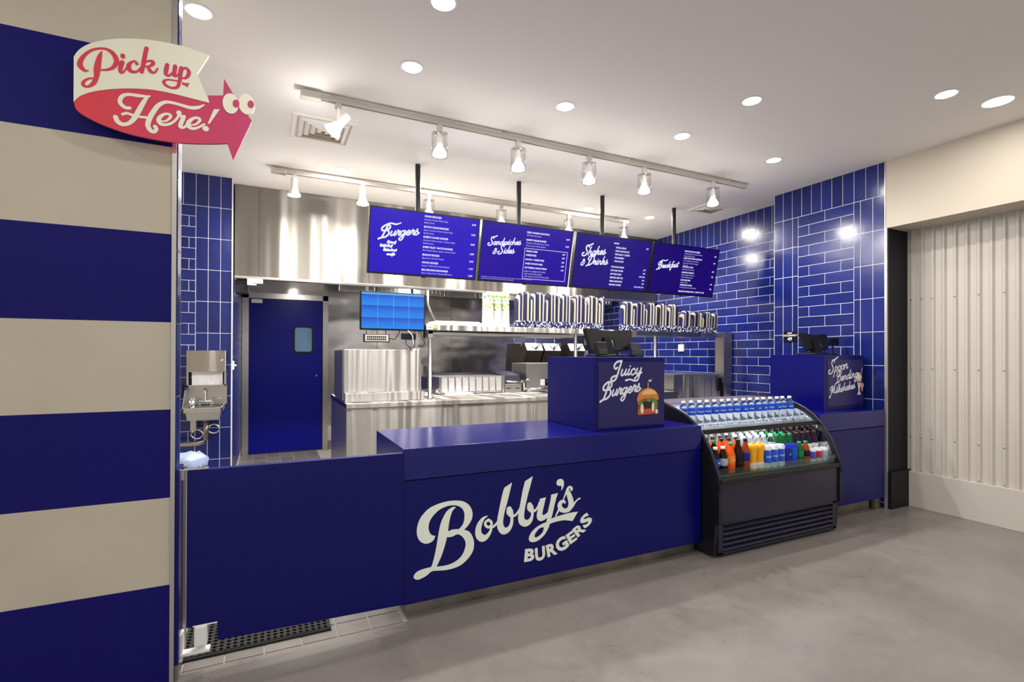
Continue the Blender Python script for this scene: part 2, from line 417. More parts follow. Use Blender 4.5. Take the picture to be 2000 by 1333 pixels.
# brush-script alphabet: x height 1, ascender 2.1, descender -1
SCRIPT = {
 'a': (1.15, [[(.95,.8),(.6,1),(.2,.7),(.12,.3),(.38,.02),(.75,.3),(.95,.8)], [(.98,.95),(.9,.35),(1.0,.03),(1.25,.25)]]),
 'b': (1.1, [[(.5,2.1),(.25,1.1),(.12,.3),(.4,.02),(.8,.2),(.85,.75),(.6,1),(.3,.8)], [(.85,.8),(1.15,.8)]]),
 'c': (.95, [[(.85,.75),(.6,1),(.22,.7),(.15,.3),(.4,.02),(.75,.1),(1.05,.4)]]),
 'd': (1.2, [[(.95,.8),(.6,1),(.2,.7),(.12,.3),(.38,.02),(.75,.3),(.95,.8)], [(1.15,2.1),(1.0,1.2),(.92,.35),(1.02,.03),(1.3,.25)]]),
 'e': (.95, [[(.15,.4),(.6,.5),(.8,.8),(.55,1),(.22,.7),(.15,.3),(.4,.02),(.75,.1),(1.05,.4)]]),
 'f': (.8, [[(1.15,1.9),(.85,2.15),(.6,1.7),(.5,.8),(.4,-.5),(.2,-1),(.0,-.8),(.3,-.3),(.9,.3)], [(.15,.95),(1.0,1.0)]]),
 'g': (1.15, [[(.95,.8),(.6,1),(.2,.7),(.12,.3),(.38,.05),(.75,.3),(.95,.8)], [(1.0,.95),(.9,.1),(.75,-.7),(.4,-1.05),(.05,-.8),(.3,-.4),(1.2,.25)]]),
 'h': (1.2, [[(.5,2.1),(.3,1.2),(.12,.0)], [(.18,.4),(.55,.95),(.85,.85),(.8,.35),(.95,.03),(1.25,.25)]]),
 'i': (.6, [[(.35,.98),(.22,.35),(.35,.03),(.65,.25)], [(.42,1.4),(.44,1.44)]]),
 'k': (1.15, [[(.5,2.1),(.3,1.2),(.12,.0)], [(.2,.45),(.6,1),(.85,.85),(.7,.55),(.3,.48)], [(.4,.5),(.75,.05),(1.0,.05),(1.2,.3)]]),
 'l': (.6, [[(.55,2.1),(.35,1.2),(.22,.35),(.35,.03),(.65,.25)]]),
 'n': (1.2, [[(.3,.98),(.12,.0)], [(.2,.45),(.55,.95),(.85,.85),(.8,.35),(.95,.03),(1.25,.25)]]),
 'o': (1.05, [[(.6,1),(.2,.75),(.12,.3),(.4,.02),(.8,.3),(.88,.75),(.6,1)], [(.82,.8),(1.15,.75)]]),
 'p': (1.1, [[(.35,.98),(.2,.2),(.0,-1)], [(.25,.5),(.6,1),(.92,.75),(.85,.25),(.5,.02),(.22,.2)]]),
 'r': (.8, [[(.05,.25),(.3,1.15)], [(.3,1.15),(.4,.92),(.72,.95)], [(.7,.95),(.55,.4),(.65,.03),(.9,.25)]]),
 's': (.85, [[(-.05,.15),(.25,.6),(.5,1.12)], [(.42,1.2),(.45,.8),(.75,.45),(.6,.05),(.25,-.02),(.08,.22)], [(.62,.1),(.95,.35)]]),
 't': (.65, [[(.5,1.8),(.3,.8),(.3,.1),(.5,.05),(.7,.3)], [(.1,1.2),(.75,1.3)]]),
 'u': (1.2, [[(.3,.98),(.18,.35),(.35,.03),(.65,.2),(.9,.6)], [(1.0,.98),(.9,.35),(1.0,.03),(1.25,.25)]]),
 'w': (1.5, [[(.3,.98),(.18,.3),(.4,.03),(.75,.5),(.8,.95)], [(.78,.9),(.72,.3),(.95,.03),(1.3,.5),(1.3,.95),(1.55,.8)]]),
 'y': (1.15, [[(.3,.98),(.18,.35),(.35,.03),(.65,.2),(.9,.6)], [(1.0,.98),(.9,.1),(.75,-.7),(.4,-1.05),(.05,-.8),(.3,-.4),(1.2,.25)]]),
 'B': (1.8, [[(.5,1.2),(.1,1.3),(.1,1.9),(.8,2.4),(1.5,2.2),(1.5,1.6),(.9,1.25)], [(.9,1.25),(1.5,1.0),(1.55,.3),(1.0,-.2),(.4,-.25),(-.2,-.5)], [(1.05,2.2),(.8,1.2),(.4,-.25)]]),
 'S': (1.35, [[(1.15,2.0),(1.0,2.4),(.55,2.45),(.3,2.0),(.55,1.4),(.95,.9),(.9,.2),(.35,-.15),(-.25,.0),(-.35,.5),(.05,.65)], [(.55,2.4),(1.2,2.5),(2.1,2.85)]]),
 'D': (2.0, [[(1.9,2.4),(1.0,2.5),(.2,2.2),(.0,1.6),(.3,1.3)], [(.95,2.2),(.7,1.2),(.35,-.05)], [(1.0,2.4),(1.8,2.0),(1.8,.8),(1.0,.0),(.35,-.05),(-.1,-.3)]]),
 'M': (2.4, [[(.0,-.5),(.1,-.9),(.4,-.6),(.8,1.4),(.9,2.1)], [(.9,2.1),(.3,1.8),(.0,1.3),(.3,1.0)], [(.9,2.1),(1.1,.3)], [(1.1,.3),(1.8,2.1)], [(1.8,2.1),(1.75,.6),(2.0,.0),(2.4,.3)]]),
 'J': (1.4, [[(1.3,2.4),(.5,2.3),(.1,1.7),(.4,1.2),(.7,1.4)], [(1.3,2.4),(1.1,1.2),(.8,-.3),(.3,-.7),(-.1,-.4),(.2,.0),(.9,.1)]]),
 'C': (1.3, [[(1.2,1.6),(1.2,2.2),(.8,2.3),(.2,1.6),(.1,.6),(.5,.0),(1.1,.2),(1.3,.6)]]),
 '&': (1.4, [[(1.0,1.0),(.8,1.5),(.4,1.3),(.7,.9),(.2,.6),(.1,.1),(.6,-.05),(1.1,.6)]]),
 ' ': (.6, []),
}
def script2d(mb, s, fn, size, pen=.30, slant=.18, rise=0.0, mi=0, sub=4, ox=0, oy=0, xs=1.0):
    """write s in brush script; fn maps (x, y) metres to 3D"""
    x = 0
    for ch in s:
        adv, st = SCRIPT[ch]
        for q in st:
            p = [((x+a+b*slant)*size*xs, b*size+(x+a)*size*rise, pen*size*(1.2 if ch.isupper() else 1)) for a, b in q]
            V, F = stroke2d(p, sub, 6)
            flat_add(mb, [(ox+a, oy+b, d) for a, b, d in V], F, fn, mi)
        x += adv
    return x*size

# ---- lettering outlines (millimetres on the plane of the counter front / sign board)
LOGO_P = [[(816.7,425.1,'c'),(806.1,403.3),(784.9,392.2),(761.7,391.8),(738.6,403.7),(721.9,426.6),(714.3,460.3),(719.6,500.2),(738.1,538.3),(775.8,574.1),(822.5,592.9),(878.7,602.5),(931.6,601.0),(976.3,590.4),(1010.3,564.9),(1028.7,528.4),(1027.5,490.2),(1008.4,458.8),(981.4,433.0,'c'),(1008.6,420.4),(1029.2,391.8),(1039.9,351.7),(1034.0,309.9),(1009.1,275.7),(973.0,248.1),(932.9,234.2),(880.1,230.4),(836.7,235.0),(798.2,237.9),(768.7,220.8),(739.4,210.0),(716.5,208.2),(700.0,219.5),(699.9,233.7),(714.3,249.2),(743.4,258.1),(789.6,262.0,'c'),(823.8,258.8,'c'),(862.6,256.0),(906.3,259.9),(946.1,276.0),(972.8,301.0),(987.1,334.6),(989.7,359.6),(981.5,382.1),(963.5,403.9),(941.1,414.5),(914.6,407.2),(892.6,406.4),(866.4,414.6,'c'),(866.3,437.5,'c'),(888.1,438.4,'c'),(914.4,445.0),(949.9,441.8,'c'),(972.2,464.0),(981.1,492.3),(981.9,521.9),(971.9,548.6),(949.5,567.6),(922.8,576.0),(887.6,577.1),(844.1,565.2),(809.9,540.8),(786.6,511.1),(778.2,479.4),(783.8,449.9),(797.5,432.2)],[(933.0,564.2,'c'),(914.0,547.8),(900.9,516.0),(892.3,475.4),(887.2,434.4),(879.5,398.0),(866.6,354.3),(849.4,307.3),(823.8,258.0,'c'),(823.8,247.6,'c'),(789.7,256.7,'c'),(802.3,282.4),(819.1,349.6),(831.7,422.0),(844.4,482.3),(861.6,521.4),(883.3,551.8),(914.0,567.9)],[(1274.2,663.6,'c'),(1223.9,638.2,'c'),(1209.6,592.4),(1192.9,519.9),(1181.1,460.2),(1181.3,416.5),(1198.2,384.3),(1220.0,371.3),(1249.2,376.6),(1272.6,401.0),(1282.4,432.8),(1283.3,468.2,'c'),(1264.6,470.8,'c'),(1262.7,437.8),(1251.5,414.2),(1232.0,409.1),(1219.8,426.3),(1218.7,455.0),(1226.8,497.9),(1241.3,544.5),(1258.2,604.3)],[(1409.5,686.2,'c'),(1358.6,662.2,'c'),(1342.7,607.9),(1325.4,525.0),(1315.5,477.2),(1314.1,441.7),(1325.7,413.3),(1353.4,396.8),(1383.8,400.5),(1406.7,422.0),(1415.4,454.8),(1416.8,477.2,'c'),(1397.9,479.7,'c'),(1397.9,457.1),(1386.2,438.4),(1367.5,434.3),(1354.3,447.3),(1354.2,476.5),(1363.1,524.7),(1380.7,590.0),(1395.8,637.9)],[(1498.8,551.1,'c'),(1456.9,547.0,'c'),(1455.5,517.6),(1442.6,478.3),(1436.5,447.4),(1445.4,423.4),(1466.2,413.7),(1492.4,419.2),(1518.7,436.2,'c'),(1523.9,476.8,'c'),(1508.0,458.3),(1492.3,448.9),(1479.2,448.4),(1475.5,462.6),(1484.3,495.7),(1492.0,526.8)],[(1583.5,566.5,'c'),(1535.3,562.9,'c'),(1529.0,522.2),(1515.9,477.9),(1508.1,433.0),(1502.9,402.6,'c'),(1474.1,396.6),(1435.2,381.8),(1401.8,357.3),(1385.1,328.3),(1389.2,307.4),(1409.7,297.4),(1445.8,300.7),(1487.4,326.2),(1513.6,358.9),(1526.8,389.1,'c'),(1566.8,395.0),(1620.9,396.7),(1664.8,388.2),(1686.9,382.7,'c'),(1725.9,435.4,'c'),(1675.7,436.0),(1620.8,431.6),(1566.7,425.0),(1534.7,417.9,'c'),(1542.6,437.6),(1555.8,486.6),(1571.7,540.1)],[(1604.0,577.1,'c'),(1606.7,605.6),(1582.3,610.7),(1571.5,628.0),(1579.5,645.7),(1601.1,650.4),(1620.2,639.1),(1624.6,615.3),(1617.6,592.8)]]
LOGO_H = [[(1486.2,374.3,'c'),(1455.9,371.9),(1430.1,348.5),(1422.4,331.6),(1430.2,322.2),(1450.9,327.2),(1476.9,346.0)]]
LOGO_S = [[(1119.3,490.5,5.4),(1093.6,478.9,18.0),(1072.7,449.6,30.5),(1064.5,416.4,35.8),(1070.6,387.6,40.3),(1091.6,370.1,41.4),(1117.3,376.1,27.2),(1138.5,401.1,17.3),(1145.5,430.4,14.6)],[(1126.4,468.3,15.4),(1144.0,452.4,15.5),(1144.0,435.0,15.5),(1126.6,426.7,15.4),(1109.1,440.0,15.4),(1109.1,457.3,15.4),(1126.4,468.3,15.4)],[(1133.7,423.5,9.1),(1155.0,424.7,13.7),(1171.6,435.4,13.8),(1185.9,450.8,13.8)],[(1256.1,511.7,32.7),(1260.0,495.7,42.1),(1270.9,474.3,28.1)],[(1268.5,472.4,18.8),(1290.7,469.4,14.1),(1310.5,484.6,13.3),(1325.4,507.1,11.9)],[(1388.5,519.2,31.3),(1393.7,502.8,42.4),(1406.6,480.8,26.6)],[(1401.4,481.5,16.9),(1424.5,480.7,15.5),(1445.1,500.7,13.7),(1455.4,526.7,12.2)],[(1566.7,428.7,8.0),(1585.4,459.6,13.1),(1615.1,511.6,8.1),(1636.8,555.6,12.2),(1652.1,584.3,17.4),(1667.0,593.4,15.4),(1679.7,584.4,16.4),(1678.1,576.6,17.5)],[(1650.4,582.1,10.2),(1658.8,553.0,30.7),(1672.7,513.8,36.9),(1675.6,485.3,38.5),(1659.1,459.3,30.7),(1631.6,453.5,25.4),(1604.4,466.4,31.3),(1593.4,493.3,27.7),(1606.9,511.6,20.2),(1626.0,510.2,15.2),(1630.4,504.1,15.2)],[(1686.7,469.8,12.3),(1706.1,495.6,11.4),(1725.7,511.2,9.3),(1738.0,514.4,12.5)]]
LOGO_L = [('B',1353.1,189.8,1419.3,186.3,1359.9,264.9),('U',1429.6,176.4,1497.3,182.8,1423.7,258.0),('R',1512.0,189.4,1581.4,199.8,1498.1,264.1),('G',1590.0,199.2,1667.4,230.7,1552.1,277.1),('E',1670.7,241.0,1723.5,265.6,1636.4,303.4),('R',1726.3,275.6,1788.5,312.7,1683.8,331.5),('S',1778.8,317.4,1841.3,362.5,1730.5,382.8)]
SIGN_CREAM = [(-682.0,2551.7,'c'),(-666.9,2582.2),(-633.9,2615.7),(-577.8,2647.4),(-520.2,2667.5),(-449.0,2682.8),(-369.4,2689.0),(-306.3,2687.3),(-231.6,2675.1,'c'),(-273.6,2586.5,'c'),(-228.6,2472.5,'c'),(-305.3,2478.2),(-368.4,2482.7),(-429.9,2481.8),(-489.7,2473.0),(-553.9,2456.7),(-616.2,2433.0),(-660.4,2405.3),(-681.6,2377.5,'c')]
SIGN_RED = [(-681.6,2377.5,'c'),(-660.4,2405.3),(-616.2,2433.0),(-553.9,2456.7),(-489.7,2473.0),(-429.9,2481.8),(-368.4,2482.7),(-305.3,2478.2),(-228.6,2472.5,'c'),(-236.0,2503.7,'c'),(-178.6,2516.7,'c'),(-175.1,2590.6,'c'),(-139.7,2530.1,'c'),(-122.9,2510.3,'c'),(-99.8,2470.2,'c'),(-67.2,2429.9,'c'),(-138.9,2242.4,'c'),(-161.2,2312.5,'c'),(-239.6,2296.3),(-336.0,2282.9),(-428.8,2281.1),(-518.2,2289.4),(-598.7,2309.2),(-649.0,2330.6),(-673.8,2349.8)]
SIGN_EYES = [[(-121.1,2501.5),(-119.9,2478.7),(-126.8,2458.2),(-139.8,2445.4),(-155.5,2443.7),(-169.4,2453.6),(-178.1,2472.2),(-179.2,2494.6),(-172.5,2515.0),(-159.6,2527.9),(-144.0,2529.8),(-129.9,2520.2)],[(-58.2,2512.4),(-57.1,2489.0),(-64.3,2467.9),(-77.9,2454.6),(-94.2,2452.9),(-108.8,2462.9),(-117.9,2482.0),(-119.0,2505.1),(-111.9,2526.1),(-98.5,2539.4),(-82.2,2541.5),(-67.4,2531.6)]]
SIGN_PUPILS = [[(-116.4,2496.3),(-116.5,2487.4),(-120.0,2479.3),(-125.8,2474.3),(-132.5,2473.7),(-138.1,2477.6),(-141.4,2485.0),(-141.2,2493.9),(-137.8,2501.9),(-132.0,2506.9),(-125.4,2507.6),(-119.6,2503.7)],[(-60.0,2505.4),(-60.0,2496.6),(-63.4,2488.7),(-69.0,2483.8),(-75.5,2483.3),(-81.1,2487.2),(-84.3,2494.5),(-84.2,2503.3),(-80.9,2511.2),(-75.2,2516.1),(-68.8,2516.7),(-63.2,2512.8)]]
PICK_S = [[(-635.6,2508.6,2.9),(-648.4,2506.8,12.1),(-661.6,2521.0,17.8),(-660.9,2540.1,15.9),(-648.7,2566.2,11.6),(-627.5,2590.8,9.3),(-603.8,2604.0,8.3),(-582.0,2607.9,9.9),(-562.1,2598.6,15.4),(-549.8,2578.3,17.5),(-549.1,2560.5,16.5),(-559.6,2539.9,12.4),(-577.2,2527.2,8.9),(-596.8,2520.9,5.9)],[(-595.0,2595.4,3.4),(-601.4,2574.5,13.5),(-606.7,2545.8,19.6),(-609.8,2517.7,21.5),(-611.8,2489.9,15.9),(-620.3,2463.3,14.6),(-637.4,2445.7,8.7),(-650.2,2446.8,12.1),(-652.8,2457.0,10.9),(-645.0,2469.7,8.2),(-631.2,2479.8,6.8),(-616.1,2480.7,7.3)],[(-528.0,2596.4,15.6),(-528.0,2591.4,15.6)],[(-529.7,2569.6,15.1),(-534.1,2550.4,15.5),(-536.6,2532.6,12.5),(-531.7,2526.0,9.0),(-521.6,2536.9,6.0),(-512.7,2558.6,5.0)],[(-482.1,2574.8,12.7),(-487.9,2583.1,8.1),(-499.2,2577.4,9.1),(-508.2,2562.5,15.2),(-507.0,2546.1,16.7),(-496.8,2538.8,12.7),(-480.8,2544.2,8.7),(-467.2,2564.5,6.1)],[(-450.2,2646.5,14.4),(-455.8,2612.5,14.9),(-461.4,2571.5,14.9),(-465.9,2545.1,13.3)],[(-458.0,2583.7,6.4),(-444.2,2595.7,7.7),(-430.2,2597.9,11.7),(-427.8,2588.6,13.0),(-439.4,2575.7,9.0),(-453.3,2570.8,7.2)],[(-446.4,2572.5,7.7),(-439.3,2560.1,14.2),(-431.1,2552.2,11.6),(-420.6,2556.3,7.8),(-412.4,2572.5,6.8)],[(-379.3,2596.6,14.7),(-382.8,2577.1,16.3),(-383.9,2556.7,13.1),(-373.1,2553.6,9.5),(-361.2,2568.1,6.9),(-356.4,2580.8,7.9)],[(-351.7,2597.8,14.9),(-354.0,2575.6,15.4),(-356.3,2559.2,13.2),(-347.9,2556.9,8.0),(-339.4,2570.5,5.9)],[(-329.8,2596.1,15.0),(-333.4,2572.0,15.5),(-335.7,2542.5,13.3),(-342.8,2514.8,12.2),(-360.9,2504.8,9.5),(-382.5,2509.8,10.5),(-390.9,2523.6,11.5),(-380.2,2534.7,6.8),(-363.5,2537.3,6.3),(-341.7,2538.2,6.4)],[(-328.6,2587.7,8.0),(-315.2,2599.8,9.4),(-304.0,2588.0,14.0),(-306.4,2569.9,13.4),(-317.4,2555.6,9.1),(-329.6,2555.6,6.4)]]
PICK_P = [[(-327.1,2538.8,'c'),(-317.3,2535.9,'c'),(-299.6,2539.5,'c'),(-305.0,2531.8,'c'),(-307.4,2519.6,'c'),(-318.5,2526.3,'c'),(-325.8,2526.0,'c')]]
HERE_S = [[(-505.0,2391.3,12.8),(-519.2,2389.8,13.3),(-533.4,2401.1,14.4),(-536.8,2414.7,15.0),(-528.5,2434.1,14.4),(-509.1,2444.9,12.2),(-477.8,2447.2,12.9),(-448.7,2450.5,8.9),(-438.0,2454.6,5.9)],[(-447.3,2449.2,11.8),(-461.8,2418.4,16.2),(-474.8,2386.5,18.2),(-490.4,2351.1,17.5),(-508.5,2328.1,14.5),(-529.2,2320.7,15.6),(-544.6,2330.3,17.2),(-550.3,2345.0,17.2)],[(-528.1,2360.8,10.4),(-513.9,2368.0,10.4),(-495.7,2364.4,10.5),(-474.7,2362.4,10.0),(-450.9,2364.1,10.0)],[(-247.4,2460.5,4.4),(-271.8,2443.4,13.7),(-300.2,2437.2,14.2),(-334.0,2441.6,12.2),(-367.4,2444.2,12.1),(-389.3,2439.3,13.8),(-410.9,2419.8,16.4),(-427.0,2390.3,17.8),(-440.2,2358.2,18.4),(-444.1,2331.4,17.8),(-434.6,2313.8,16.6),(-422.5,2311.3,13.7),(-415.8,2324.0,14.9),(-419.9,2333.0,14.9)],[(-399.8,2360.0,6.6),(-383.4,2363.3,7.8),(-367.0,2383.2,10.9),(-372.6,2393.6,10.3),(-389.0,2390.1,10.8),(-405.3,2372.0,15.0),(-406.5,2355.3,16.2),(-394.3,2346.4,12.6),(-372.4,2352.4,10.9),(-353.2,2369.5,9.1),(-339.4,2392.3,9.2)],[(-338.0,2407.5,19.0),(-335.2,2394.8,12.2),(-318.4,2397.7,8.6)],[(-321.2,2392.7,15.4),(-329.5,2367.8,15.9),(-332.2,2350.6,15.3),(-319.6,2349.8,10.4),(-308.4,2365.4,8.6),(-302.8,2379.9,8.6)],[(-294.2,2364.9,6.8),(-277.2,2371.7,8.1),(-262.9,2391.4,11.3),(-271.6,2399.7,10.6),(-288.7,2392.8,11.8),(-304.2,2372.9,16.1),(-302.7,2356.5,16.1),(-288.5,2351.0,12.4),(-268.5,2360.0,10.0),(-247.0,2377.8,8.2)],[(-242.5,2360.1,23.3),(-241.4,2360.3,23.3)]]
HERE_P = [[(-212.3,2448.8,'c'),(-190.2,2453.5,'c'),(-228.1,2382.3,'c'),(-234.5,2383.7,'c')]]

# ================================================================ THE SETTING
# ---- floors
fl = struct('floor', MB().box(-6, 9.5, -4.0, 2.63, -0.08, 0.0).box(0.672, 5.42, 2.63, 2.9, -0.08, 0.0), M['concrete'])
kf = struct('floor', MB().box(-1.6, 0.672, 2.63, 8.1, -0.08, -0.004).box(0.672, 5.5, 2.9, 8.1, -0.08, -0.004), M['fgrout'])
def tiles(parent, rects, plane, at, th, m, name='tile', jit=0.0006, limit=300):
    """rects (u0,u1,v0,v1) on plane 'x','y' or 'z' at coordinate at; th = signed thickness"""
    cache = {}
    extra = MB(); n = 0
    for (u0, u1, v0, v1) in rects:
        du, dv = u1-u0, v1-v0
        if du < 0.004 or dv < 0.004: continue
        t = th*(1+rnd.uniform(-0.12, 0.12)) if jit else th
        def bx(mb, cu, cv):
            a, b = sorted((0, t))
            if plane == 'x': mb.box(at+a, at+b, cu-du/2, cu+du/2, cv-dv/2, cv+dv/2)
            elif plane == 'y': mb.box(cu-du/2, cu+du/2, at+a, at+b, cv-dv/2, cv+dv/2)
            else: mb.box(cu-du/2, cu+du/2, cv-dv/2, cv+dv/2, at+a, at+b)
        cu, cv = (u0+u1)/2, (v0+v1)/2
        if n >= limit:
            bx(extra, cu, cv); continue
        key = (round(du, 3), round(dv, 3))
        if key not in cache:
            mb = MB(); bx(mb, 0, 0); cache[key] = mesh(name, mb, m)
        o = bpy.data.objects.new(name, cache[key]); COL.objects.link(o); o.parent = parent
        j = rnd.uniform(-jit, jit)
        o.location = {'x': (j, cu, cv), 'y': (cu, j, cv), 'z': (cu, cv, j)}[plane]
        n += 1
    if extra.v:
        o = part(name, extra, m, parent, local=True); o['kind'] = 'stuff'
G = 0.006
GT = 0.0052
P = 0.1645
R = []
xs = [0.65-P*k for k in range(0, 9)]
ys = [2.634, 2.762]+[2.762+P*k for k in range(1, 33)]
for i in range(len(ys)-1):
    for x in xs:
        x0, x1 = x-P, x
        if ys[i+1] < 2.8: x1 = min(x1, 0.65)
        if x0 < -0.36 and ys[i] < 5.8 and ys[i] > 2.8: x0 = max(x0, -1.5)
        R.append((x0+G/2, x1-G/2, ys[i]+G/2, ys[i+1]-G/2))
# nearest to the gate and the far strip by the door are the ones in view
R = [r for r in R if r[0] > -0.40]
tiles(kf, R, 'z', -0.005, 0.005, M['qtile'], jit=0.0004)

# ---- ceiling
struct('ceiling', MB().box(-6, 5.6, -3.2, 8.1, CEIL, CEIL+0.12), M['ceiling'])

# ---- wall_right: tiled recess and pilaster, soffit, dark jamb, corrugated alcove
XR, XP = 5.392, 5.102
wr = struct('wall_right', MB().box(XR, XR+0.1, 3.812, 7.95, 0, CEIL).box(XP+0.002, XR+0.1, 2.684, 3.812, 0, CEIL), M['grout'])
row, tl, sz = 0.1063, 0.317, 2.872
R = []
k = 0; y = 4.057+0.1085*3
yy = 7.95
y = 3.84
edges = [4.057+0.1085*i for i in range(-3, 36)]
for a, b in zip(edges, edges[1:]):
    a, b = max(a, 3.816), min(b, 7.95)
    if b-a > 0.02 and a < 6.1: R.append((a+GT/2, b-GT/2, sz+GT/2, CEIL-0.002))
rows = []
z = sz; i = 0
while z-row > 0.8:
    j0 = 4.242 if i % 2 == 0 else 4.083
    e = [j0+tl*q for q in range(-3, 13)]
    for a, b in zip(e, e[1:]):
        a, b = max(a, 3.816), min(b, 7.95)
        if b-a > 0.02 and not (a > 6.1 and z > 2.35): R.append((a+GT/2, b-GT/2, z-row+GT/2, z-GT/2))
    z -= row; i += 1
R.sort(key=lambda r: r[0])
tiles(wr, R, 'x', XR+0.004, -0.0055, M['tile'])
# pilaster face
wp = struct('wall_right', MB().box(XP, XP+0.004, 2.684, 3.81, 0, CEIL).box(XP, XR, 3.81, 3.812, 0, CEIL), M['grout'])
R = []
Yr, Yl = 2.684, 3.808
W1 = 0.1065
zt = 2.885; vh = 0.3145
for i in range(11):
    a = Yl-W1*i; b = Yl-W1*(i+1)
    if i == 10: b = Yr
    R.append((b+GT/2, a-GT/2, zt+GT/2, CEIL-0.002))
cols = [(3.702, Yl), (3.592, 3.702), (3.527, 3.592), (2.897, 2.957), (2.787, 2.897), (Yr, 2.787)]
z = zt
while z > 0.05:
    z0 = max(z-vh, 0.0)
    for a, b in cols: R.append((a+GT/2, b-GT/2, z0+GT/2, z-GT/2))
    z = z0
z = zt; i = 0
rowp = 0.1073
while z > 0.7:
    if i % 2 == 0: js = [2.957, 3.24, 3.527]
    else: js = [2.957, 3.081, 3.408, 3.527]
    for a, b in zip(js, js[1:]): R.append((a+GT/2, b-GT/2, z-rowp+GT/2, z-GT/2))
    z -= rowp; i += 1
tiles(wp, R, 'x', XP+0.003, -0.0045, M['tile'])
R = [(XP+0.01, XR-0.012, 0.3145*q+G, 0.3145*(q+1)-GT/2) for q in range(3, 10)]
tiles(wp, R, 'y', 3.813, 0.006, M['tile'])
# soffit, jamb, alcove
struct('wall_right', MB().box(5.10, 6.2, -3.2, 2.676, 2.575, CEIL+0.1), M['beige'])
cw = MB(); pr_ = []
y = 2.668
while y > -3.0:
    pr_ += [(y, 0), (y-0.022, 0), (y-0.034, 0.018), (y-0.049, 0.018), (y-0.061, 0)]
    y -= 0.0825
vs = []; fs = []
for (yy, d) in pr_:
    vs += [(5.44-d, yy, 0.30), (5.44-d, yy, 2.60)]
for q in range(len(pr_)-1): fs.append((2*q, 2*q+1, 2*q+3, 2*q+2))
cw.add(vs, fs)
cw.box(5.446, 5.5, -3.2, 2.66, 0, 2.6)
cor = struct('wall_alcove', cw, M['corr'])
sm = mesh('screw', MB().lathe([(0.0, -0.006), (0.005, -0.006), (0.0075, -0.003), (0.0075, 0.0)], n=8, axis='x'), M['trim'])
for zz in (1.928, 1.286, 0.653, 0.348):
    for q in range(0, 30):
        if q > 2 and q % 2: continue
        o = bpy.data.objects.new('screw', sm); COL.objects.link(o); o.parent = cor
        o.location = (5.421, 2.668-0.0415-0.0825*q, zz)
struct('baseboard_alcove', MB().bbox(5.405, 5.445, -3.2, 2.664, 0.0, 0.328, 0.003), M['corr'])
dj = struct('wall_jamb', MB().box(5.112, 5.5, 2.667, 2.684, 0, 2.575), M['dark_col'])
part('kick_plate', MB().bbox(5.12, 5.45, 2.64, 2.667, 0.0, 0.34, 0.003), M['dark_col'], dj, local=True)
struct('trim_1', MB().box(5.094, 5.112, 2.664, 2.684, 0.0, 2.575).box(5.094, 5.102, 2.676, 2.684, 2.575, CEIL), M['trim'])

# ---- wall_back: steel cladding, door
wb = struct('wall_back', MB().box(-0.36, 5.5, 7.962, 8.1, 0, CEIL), M['steel_plain'])
seams = [0.745, 1.52, 2.72, 3.9, 5.39]
for a, b in zip(seams, seams[1:]):
    part('cladding_panel', MB().bbox(a+0.004, b-0.004, 7.946, 7.962, 0.12, 2.6, 0.002), M['steel_wall'], wb, local=True)
part('cladding_panel', MB().bbox(-0.3, 0.741, 7.946, 7.962, 2.26, 2.6, 0.002), M['steel_wall'], wb, local=True)
part('cove_base', MB().box(0.745, 5.39, 7.93, 7.962, 0.0, 0.12), M['qtile'], wb, local=True)
dr = struct('door_1', MB().bbox(-0.236, 0.724, 7.915, 7.95, 0.012, 2.18, 0.003), M['door_blue'])
part('door_frame', MB().box(-0.318, -0.24, 7.88, 7.962, 0, 2.26).box(0.728, 0.80, 7.88, 7.962, 0, 2.26).box(-0.318, 0.80, 7.88, 7.962, 2.186, 2.26), M['steel_plain'], dr, local=True)
def rrect(x0, x1, z0, z1, r, n=4):
    p = []
    for cx, cz, a0 in ((x1-r, z1-r, 0), (x0+r, z1-r, 90), (x0+r, z0+r, 180), (x1-r, z0+r, 270)):
        for q in range(n+1):
            a = math.radians(a0+90*q/n); p.append((cx+r*math.cos(a), cz+r*math.sin(a)))
    return p
part('window_frame', MB().prism(rrect(0.33, 0.60, 1.415, 1.81, 0.05), 7.905, 7.918, 'y'), M['black'], dr, local=True)
part('pane', MB().prism(rrect(0.352, 0.578, 1.44, 1.786, 0.035), 7.901, 7.907, 'y'), M['door_glass'], dr, local=True)
part('lock', MB().lathe([(0.012, 7.909), (0.012, 7.916)], (0.645, 0, 1.09), 10, 'y'), M['chrome'], dr, local=True)
part('door_closer', MB().bbox(-0.21, -0.07, 7.86, 7.915, 2.115, 2.17, 0.006), M['white'], dr, 'white box at the top corner', local=True)

# ---- left side: tiled wall behind the sink, its return, striped wall
wl = struct('wall_left', MB().box(-3.0, -0.331, 5.856, 6.0, 0, CEIL).box(-0.45, -0.331, 6.0, 8.0, 0, CEIL), M['grout'])
R = []
xc = [-0.325-0.1065*q for q in range(0, 12)]
for b, a in zip(xc, xc[1:]): R.append((a+GT/2, b-GT/2, 2.872+GT/2, CEIL-0.002))
z = 2.872
for q in range(10):
    z0 = max(2.872-0.3155*(q+1), 0)
    for b, a in zip(xc[:3], xc[1:4]): R.append((a+GT/2, b-GT/2, z0+GT/2, 2.872-0.3155*q-GT/2))
z = 2.872; i = 0
while z > 0.1:
    js = [-0.645, -0.962, -1.279] if i % 2 == 0 else [-0.645, -0.702, -1.02, -1.337]
    for b, a in zip(js, js[1:]): R.append((a+GT/2, b-GT/2, max(z-row, 0)+GT/2, z-GT/2))
    z -= row; i += 1
tiles(wl, R, 'y', 5.860, -0.0055, M['tile'])
mb = MB()
z = 2.22; i = 0
